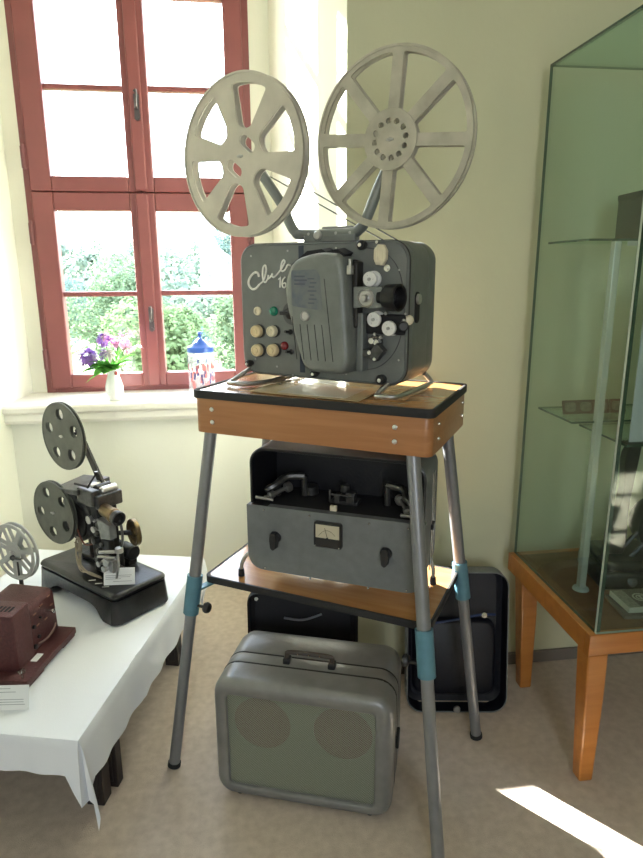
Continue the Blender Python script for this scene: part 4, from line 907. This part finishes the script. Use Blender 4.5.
# ================================================================== ON THE SILL
VS = thing('flower_vase', 'small white ribbed porcelain vase on the window sill', 'vase', (-.523,2.765,.864))
g = G(); n = 40; L = []
for r, z in ((.024,0),(.027,.003),(.033,.02),(.0375,.04),(.037,.058),(.030,.082),(.025,.100),(.0265,.116),(.031,.126),(.0285,.125),(.022,.10),(.0001,.08)):
    L.append([((r*(1+.035*math.cos(10*2*PI*k/n)*(1 if .015 < z < .09 and r > .02 else 0)))*math.cos(2*PI*k/n), (r*(1+.035*math.cos(10*2*PI*k/n)*(1 if .015 < z < .09 and r > .02 else 0)))*math.sin(2*PI*k/n), z) for k in range(n)])
g.loops(L); mk('vase_body', g, PORC, VS, ang=60); VS.scale = (.98,.98,1.06)
g = G(); g.lathe([(.006,0),(.008,.004),(.003,.008),(.0001,.009)], 10, align((.014,-.022,.112), (.5,-.8,.2))); mk('bow', g, mat('dull_red',(.35,.05,.05),.6), VS)
vt = Vector((-.523,2.765,.988))
def leaf(g, p, d, ln_, w):
    d = Vector(d).normalized(); sd = d.cross(Vector((0,0,1))).normalized() if abs(d.z) < .95 else Vector((1,0,0)); up_ = sd.cross(d)
    pts = []; P = Vector(p)
    for k in range(6):
        t = k/5; c_ = P+d*ln_*t-Vector((0,0,1))*ln_*.35*t*t; ww = w*math.sin(PI*min(.98, .08+t*.92))**.7
        pts += [c_-sd*ww+up_*ww*.35, c_, c_+sd*ww+up_*ww*.35]
    g.add(pts, [(3*k+j, 3*k+j+1, 3*k+j+4, 3*k+j+3) for k in range(5) for j in (0,1)])
def flower(label, dx, dy, dz, r, m, style, nm='cut_flower'):
    t = thing(nm, label, 'flower', tuple(vt), 0, 'cut flowers in the white vase'); t.location.z = vt.z-.06
    dx *= .9; dz *= .82; r *= .9; h = Vector((dx, dy, dz+.06))
    g = G(); g.tube(smoothpath([(0,0,0),(dx*.12,dy*.12,.06),(dx*.6,dy*.6,.06+dz*.65),tuple(h)], 5), .0016, 6); mk('stem', g, LEAFV, t)
    g = G()
    if style == 'ball':
        for k in range(60):
            d = Vector((random.gauss(0,1), random.gauss(0,1), random.gauss(0,1))).normalized(); leaf(g, h+d*r*.35, d, r*.75, r*.26)
    elif style == 'cluster':
        for q in range(9):
            c_ = h+Vector((random.uniform(-1,1)*r*1.5, random.uniform(-.6,.6)*r, random.uniform(-.6,.6)*r))
            for k in range(10):
                d = Vector((random.gauss(0,1), random.gauss(0,1), random.gauss(0,1))).normalized(); leaf(g, c_+d*r*.12, d, r*.45, r*.2)
    else:
        for k in range(8):
            a = 2*PI*k/8; d = Vector((math.cos(a), -.5, math.sin(a))); leaf(g, h, d, r, r*.3)
    mk('blossom', g, m, t, True, 80)
flower('round purple flower at the left of the bouquet', -.105, -.01, .085, .046, PURPLE, 'ball')
flower('small purple flower at the top of the bouquet', -.030, .0, .172, .034, PURPLE, 'ball')
flower('violet flower low in the middle of the bouquet', -.045, -.03, .10, .030, mat('violet_petal',(.50,.40,.68),.6), 'cluster')
flower('white open flower in the middle of the bouquet', .002, -.04, .10, .036, WPET, 'open')
flower('pink blossom cluster at the upper right of the bouquet', .045, .0, .165, .044, PINK, 'cluster')
flower('pale pink blossom cluster at the right edge of the bouquet', .075, .02, .135, .040, mat('pale_pink_petal',(.80,.55,.68),.6), 'cluster')
lv = thing('green_sprig', 'sprig of broad green leaves spreading from the white vase', 'leaves', (vt.x, vt.y, vt.z-.05))
g = G(); g.tube([(0,0,0),(0,0,.06)], .003, 6); mk('stem', g, LEAFV, lv)
for d, l_, w in (((-.9,-.4,.35),.14,.030),((-.7,-.6,.6),.12,.036),((-.2,-1,.35),.10,.040),((.35,-.8,.5),.11,.036),((-.5,-.9,.3),.12,.034),((.1,-1,.5),.10,.036),((-.8,-.2,.7),.14,.03),((.8,-.2,.8),.12,.026),((.3,.2,1),.14,.026),((-.5,.2,1),.13,.024),((-.95,.1,-.1),.12,.016),((.9,.2,1.1),.15,.024),((-.3,-.6,.9),.10,.026),((.1,-.7,.7),.09,.028)):
    g = G(); leaf(g, (0,0,.055), d, l_, w); mk('leaf', g, LEAFV, lv, True, 80)

JR = thing('lidded_jar', 'clear decorated jar with a blue pointed lid on the window sill', 'jar', (-.158,2.85,.864))
g = G(); g.lathe([(.052,.0),(.057,.003),(.058,.02),(.058,.185),(.055,.192)], 40); jb = mk('jar_body', g, JARG, JR)
g = G(); g.lathe([(.052,.188),(.0575,.190),(.0575,.210),(.054,.213),(.042,.218),(.036,.224),(.014,.242),(.007,.250),(.006,.262),(.009,.268),(.007,.276),(.0001,.278)], 40); mk('jar_lid', g, JARB, JR)
g = G()
random.seed(3)
def patch(g, a, z, w, h):
    V = []; 
    for i in range(4):
        for j in range(2): aa = a+(i/3-.5)*w/.0586; V.append((.0586*math.cos(aa), .0586*math.sin(aa), z+j*h))
    g.add(V, [(2*i, 2*i+2, 2*i+3, 2*i+1) for i in range(3)])
for k in range(26): patch(g, -PI/2+random.uniform(-1.3,1.3), random.uniform(.02,.12), random.uniform(.006,.014), random.uniform(.012,.035))
for k in range(4): patch(g, -PI/2+random.uniform(-1.3,1.3), random.uniform(.1,.13), .008, .015)
mk('pink_print', g, JARP, jb)
g = G()
for k in range(20): patch(g, -PI/2+random.uniform(-1.3,1.3), random.uniform(.05,.15), random.uniform(.003,.009), random.uniform(.010,.03))
mk('blue_print', g, JARD, jb)

# ================================================================== GLASS CASE
GT = thing('case_table', 'orange brown wooden table carrying the glass display case', 'table', (1.28,1.617,0))
X0, X1, Y0, Y1, ZC = .884-1.28, 1.70-1.28, 1.362-1.617, 1.872-1.617, .474
g = G(); frame_rect(g, X0, X1, 0, 1, .05, 0, 1) if False else None
g.box(X0,X1,Y0,Y0+.022,ZC-.060,ZC); g.box(X0,X1,Y1-.022,Y1,ZC-.060,ZC); g.box(X0,X0+.022,Y0+.022,Y1-.022,ZC-.060,ZC); g.box(X1-.022,X1,Y0+.022,Y1-.022,ZC-.060,ZC); mk('frame', g, CASEW, GT, False, bevel=.002)
g = G(); g.box(X0+.022,X1-.022,Y0+.022,Y1-.022,ZC-.02,ZC-.001); mk('board', g, CASETOP, GT, False)
for x, y, dx, dy in ((X0+.001,Y0+.001,.024,.015),(X1-.056,Y0+.001,-.0,.015),(X0+.02,Y1-.070,.02,-.01),(X1-.056,Y1-.056,0,-.01)):
    g = G(); w = .058; w2 = .040; L = []
    for zz, ww, ox, oy in ((ZC-.059,w,0,0),(ZC-.2,w-.004,dx*.4,dy*.4),(0,w2,dx,dy)):
        L.append([(x+ox+a,y+oy+b,zz) for a,b in ((.0,.0),(ww,0),(ww,ww),(0,ww))])
    g.loops(L); mk('leg', g, CASEW, GT, False, bevel=.005)
GC = thing('display_case', 'tall frameless glass display case standing on the orange brown table', 'display case', (1.28,1.617,ZC))
def pane(name, x0,x1,y0,y1,z0,z1, axis, parent=GC, edge=EDGEG):
    g = G(); g.box(x0,x1,y0,y1,z0,z1); o_ = {'x':(3,5),'y':(2,4),'z':(0,1)}[axis]; g.mi = [0 if i in o_ else 1 for i in range(6)]
    return mk(name, g, [CGLASS, edge], parent, False)
gx0, gx1, gy0, gy1, gz1 = X0+.018, X1-.004, Y0+.004, Y1-.004, 1.476
pane('glass_pane', gx0, gx0+.009, gy0+.009, gy1, .0005, gz1, 'x'); pane('glass_pane', gx1-.009, gx1, gy0+.009, gy1, .0005, gz1, 'x')
pane('glass_pane', gx0+.0005, gx1, gy0, gy0+.009, .0005, gz1, 'y', edge=EDGEW); pane('glass_pane', gx0, gx1, gy0, gy1, gz1, gz1+.006, 'z')
g = G(); g.box(gx0+.0095, gx0+.0165, gy0+.0095, gy0+.0125, .001, gz1-.001); mk('corner_seam', g, EDGEG, GC, False)
def shelf_(label, x0, x1, y0, y1, z):
    o = pane('glass_shelf', x0-1.28, x1-1.28, y0-1.617, y1-1.617, z-ZC, z-ZC+.006, 'z'); return o
shelf_('', .913, 1.66, 1.60, 1.82, 1.470); shelf_('', .913, 1.66, 1.60, 1.80, .983); shelf_('', 1.052, 1.66, 1.55, 1.80, .924)
g = G(); g.box(.980-1.28,.999-1.28,1.588-1.617,1.610-1.617,.006,1.470-ZC); mk('support_post', g, ACRYL, GC, False, bevel=.002)
g = G(); g.lathe([(.024,.0005),(.022,.006),(.015,.010),(.0001,.011)], 14, T(.9895-1.28,1.599-1.617,0)); mk('post_foot', g, SILIC, GC)
g = G()
for x in (1.40, 1.60):
    g.box(x-1.28-.004,x-1.28+.012,1.803-1.617,1.811-1.617,.93-ZC,1.47-ZC)
mk('rear_bracket', g, ACRYL, GC, False)
g = G(); g.box(1.02-1.28,1.66-1.28,1.597-1.617,1.599-1.617,1.458-ZC,1.470-ZC); mk('shelf_clip_rail', g, SILIC, GC, False)
# things in the case
cb = thing('camera_box', 'dark leather covered box camera on the top glass shelf', 'camera', (1.135,1.70,1.4765), -.1)
g = G(); g.slab(rr(-.055,.055,-.075,.065,.006,3), 0, .118, b=.004); mk('box_body', g, LEATH, cb)
g = G(); g.slab(rr(-.057,.057,-.077,.067,.006,3), .108, .124, b=.003); mk('box_lid', g, LEATH, cb)
for i, (x, lb_) in enumerate(((.935,'leftmost of the small brown framed picture slides on the middle glass shelf'),(.983,'second brown framed picture slide from the left on the middle glass shelf'),(1.031,'third brown framed picture slide from the left on the middle glass shelf'),(1.082,'rightmost brown framed picture slide on the middle glass shelf'))):
    t = thing('glass_slide', lb_, 'slide', (x+.024,1.69,.9895), 0, 'picture slides on the middle shelf'); t.rotation_euler = (-.35,0,-.03)
    g = G(); vs, fs = plate([rr(-.0235,.0235,0,.040,.002,2), rr(-.018,.018,.006,.034,.010,4)], .004, .0004); g.add(vs, fs, FACE); mk('slide_frame', g, mat('brown_slide_frame',(.14,.055,.03),.6), t)
    g = G(); g.box(-.0185,.0185,-.0005,.0005,.0055,.0345); mk('slide_picture', g, mat('sepia_picture',(.30,.25,.17),.6,scale=90,col2=(.15,.11,.07)), t, False)
pt = thing('paper_sheet', 'tall pale printed sheet standing behind the front glass on the right', 'sheet', (1.135,1.562,.931), 0.)
g = G(); g.box(-.07,.16,0,.002,0,.42); mk('sheet_page', g, mat('greyish_paper',(.50,.50,.52),.7), pt, False)
g = G()
for k in range(22): g.box(-.045,.12-.02*(k%3),-.0004,.0002,.16+.012*k,.163+.012*k)
mk('printed_lines', g, mat('brown_ink',(.22,.16,.13),.8), pt, False)
g = G(); g.box(-.08,.18,-.012,.02,-.006,.004); mk('holder', g, BLACK, pt, False, bevel=.001)
bk = thing('old_cine_projector', 'black old projector with tall arm inside the glass case', 'projector', (1.18,1.66,ZC), -.15)
g = G(); g.slab(rr(-.125,.16,-.10,.10,.02,4), 0, .055, b=.012, seg=3); g.slab(rr(-.105,.14,-.085,.085,.02,4), .05, .085, b=.012, seg=3); mk('base', g, IRON, bk)
arm_ = [(-.085,.085),(-.035,.085),(-.030,.14),(-.035,.22),(-.030,.30),(-.022,.38),(-.018,.43),(-.045,.43),(-.060,.40),(-.062,.37),(-.055,.30),(-.068,.20),(-.085,.14)]
g = G(); g.loops([[(x,-.03,z) for x,z in fillet(arm_, .012)],[(x,.01,z) for x,z in fillet(arm_, .012)]]); mk('arm', g, IRON, bk, bevel=.003)
g = G(); g.tube([(-.04,-.02,.10),(.10,-.02,.27)], .007, 8); g.tube([(-.02,-.04,.08),(.11,-.04,.24)], .006, 8); mk('strut', g, IRON, bk)
g = G(); g.lathe([(.075,0),(.08,.02),(.08,.08),(.07,.09),(.0001,.09)], 30, align((.08,.05,.17), (0,-1,0))); mk('drum', g, IRON, bk)
g = G(); g.lathe([(.016,0),(.014,.005),(.0001,.007)], 16, align((-.035,-.0985,.03), (0,-1,.4))); mk('badge', g, MACHG, bk)
PAPERB = mat('booklet_cover',(.34,.32,.25),.7,scale=160,col2=(.17,.15,.12)); BKD = mat('booklet_panel',(.10,.075,.055),.6)
b1 = thing('booklet', 'small old box-like booklet with round emblem on the case floor', 'booklet', (1.112,1.480,ZC+.012), -.03)
g = G(); g.box(-.075,.09,-.050,.050,0,.016); mk('cover', g, mat('booklet_edge',(.48,.46,.38),.7), b1, False, bevel=.001)
g = G(); g.box(-.073,.088,-.048,.048,.016,.0168); mk('ornament_panel', g, PAPERB, b1, False); g = G(); g.box(-.040,.075,-.046,.046,.0168,.0174); mk('dark_panel', g, BKD, b1, False)
g = G(); vs, fs = plate([circle(.022, 32), circle(.018, 32)], .0008, .0001); g.add(vs, fs, T(-.012,.0,.0178)); vs, fs = plate([circle(.013, 32), circle(.010, 32)], .0008, .0001); g.add(vs, fs, T(-.012,0,.0178)); g.box(-.015,-.009,-.012,.012,.0174,.0182); mk('round_emblem', g, mat('emblem_cream',(.42,.40,.31),.7), b1, False)
b2 = thing('folder', 'thin brown folder lying under the booklet on the case floor', 'folder', (1.125,1.476,ZC), -.12)
g = G(); g.box(-.10,.12,-.065,.055,0.0,.011); mk('folder_cover', g, mat('folder_board',(.13,.10,.075),.6), b2, False, bevel=.002)

# ================================================================== LIGHT
w = bpy.data.worlds.new('sky'); S.world = w; w.use_nodes = True; nt = w.node_tree; bg = nt.nodes['Background']
tc = nt.nodes.new('ShaderNodeTexCoord'); sx = nt.nodes.new('ShaderNodeSeparateXYZ'); rp = nt.nodes.new('ShaderNodeValToRGB')
nt.links.new(tc.outputs['Generated'], sx.inputs[0]); nt.links.new(sx.outputs['Z'], rp.inputs['Fac'])
rp.color_ramp.elements[0].position = .0; rp.color_ramp.elements[0].color = (.95,.97,1,1); rp.color_ramp.elements[1].position = .8; rp.color_ramp.elements[1].color = (.62,.78,1,1)
nt.links.new(rp.outputs['Color'], bg.inputs['Color']); bg.inputs['Strength'].default_value = 11.0
AZ = Vector((.62,-.775)); EL = math.radians(27)
dirv = Vector((AZ.x*math.cos(EL), AZ.y*math.cos(EL), -math.sin(EL)))
sl_ = bpy.data.lights.new('sun', 'SUN'); sl_.energy = 60; sl_.angle = .0093; sl_.color = (1,.98,.94)
so_ = bpy.data.objects.new('sun', sl_); COL.objects.link(so_); so_.rotation_euler = dirv.to_track_quat('-Z', 'Y').to_euler(); so_.location = (-3,6,5)
def portal(name, x, y, z, sx_, sz_, face):
    l = bpy.data.lights.new(name, 'AREA'); l.shape = 'RECTANGLE'; l.size = sx_; l.size_y = sz_; l.cycles.is_portal = True
    o = bpy.data.objects.new(name, l); COL.objects.link(o); o.location = (x, y, z); o.rotation_euler = Vector((0, face, 0)).to_track_quat('-Z', 'Z').to_euler()
portal('window_portal', (WX0+WX1)/2, 3.12, (WZ0+WZ1)/2, WX1-WX0, WZ1-WZ0, -1)
portal('window_portal', 0, -2.92, 1.7, 1.0, 1.4, 1)  # portal for the added rear fill window

# ================================================================== CAMERA
fpx, pitch, yaw, roll = 633.9, .2455, .1326, .0052
fw = Vector((math.sin(yaw)*math.cos(pitch), math.cos(yaw)*math.cos(pitch), -math.sin(pitch))); r_ = Vector((math.cos(yaw), -math.sin(yaw), 0)); u_ = r_.cross(fw)
r2 = r_*math.cos(roll)-u_*math.sin(roll); u2 = u_*math.cos(roll)+r_*math.sin(roll)
cd = bpy.data.cameras.new('camera'); cd.sensor_fit = 'VERTICAL'; cd.sensor_height = 36; cd.lens = fpx*36/858; cd.clip_start = .02; cd.clip_end = 500
co = bpy.data.objects.new('camera', cd); COL.objects.link(co)
co.matrix_world = Matrix(((r2.x,u2.x,-fw.x,0),(r2.y,u2.y,-fw.y,0),(r2.z,u2.z,-fw.z,1.4),(0,0,0,1)))
S.camera = co
S.view_settings.view_transform = 'Standard'; S.view_settings.look = 'None'; S.view_settings.gamma = 1; S.view_settings.exposure = 0.4
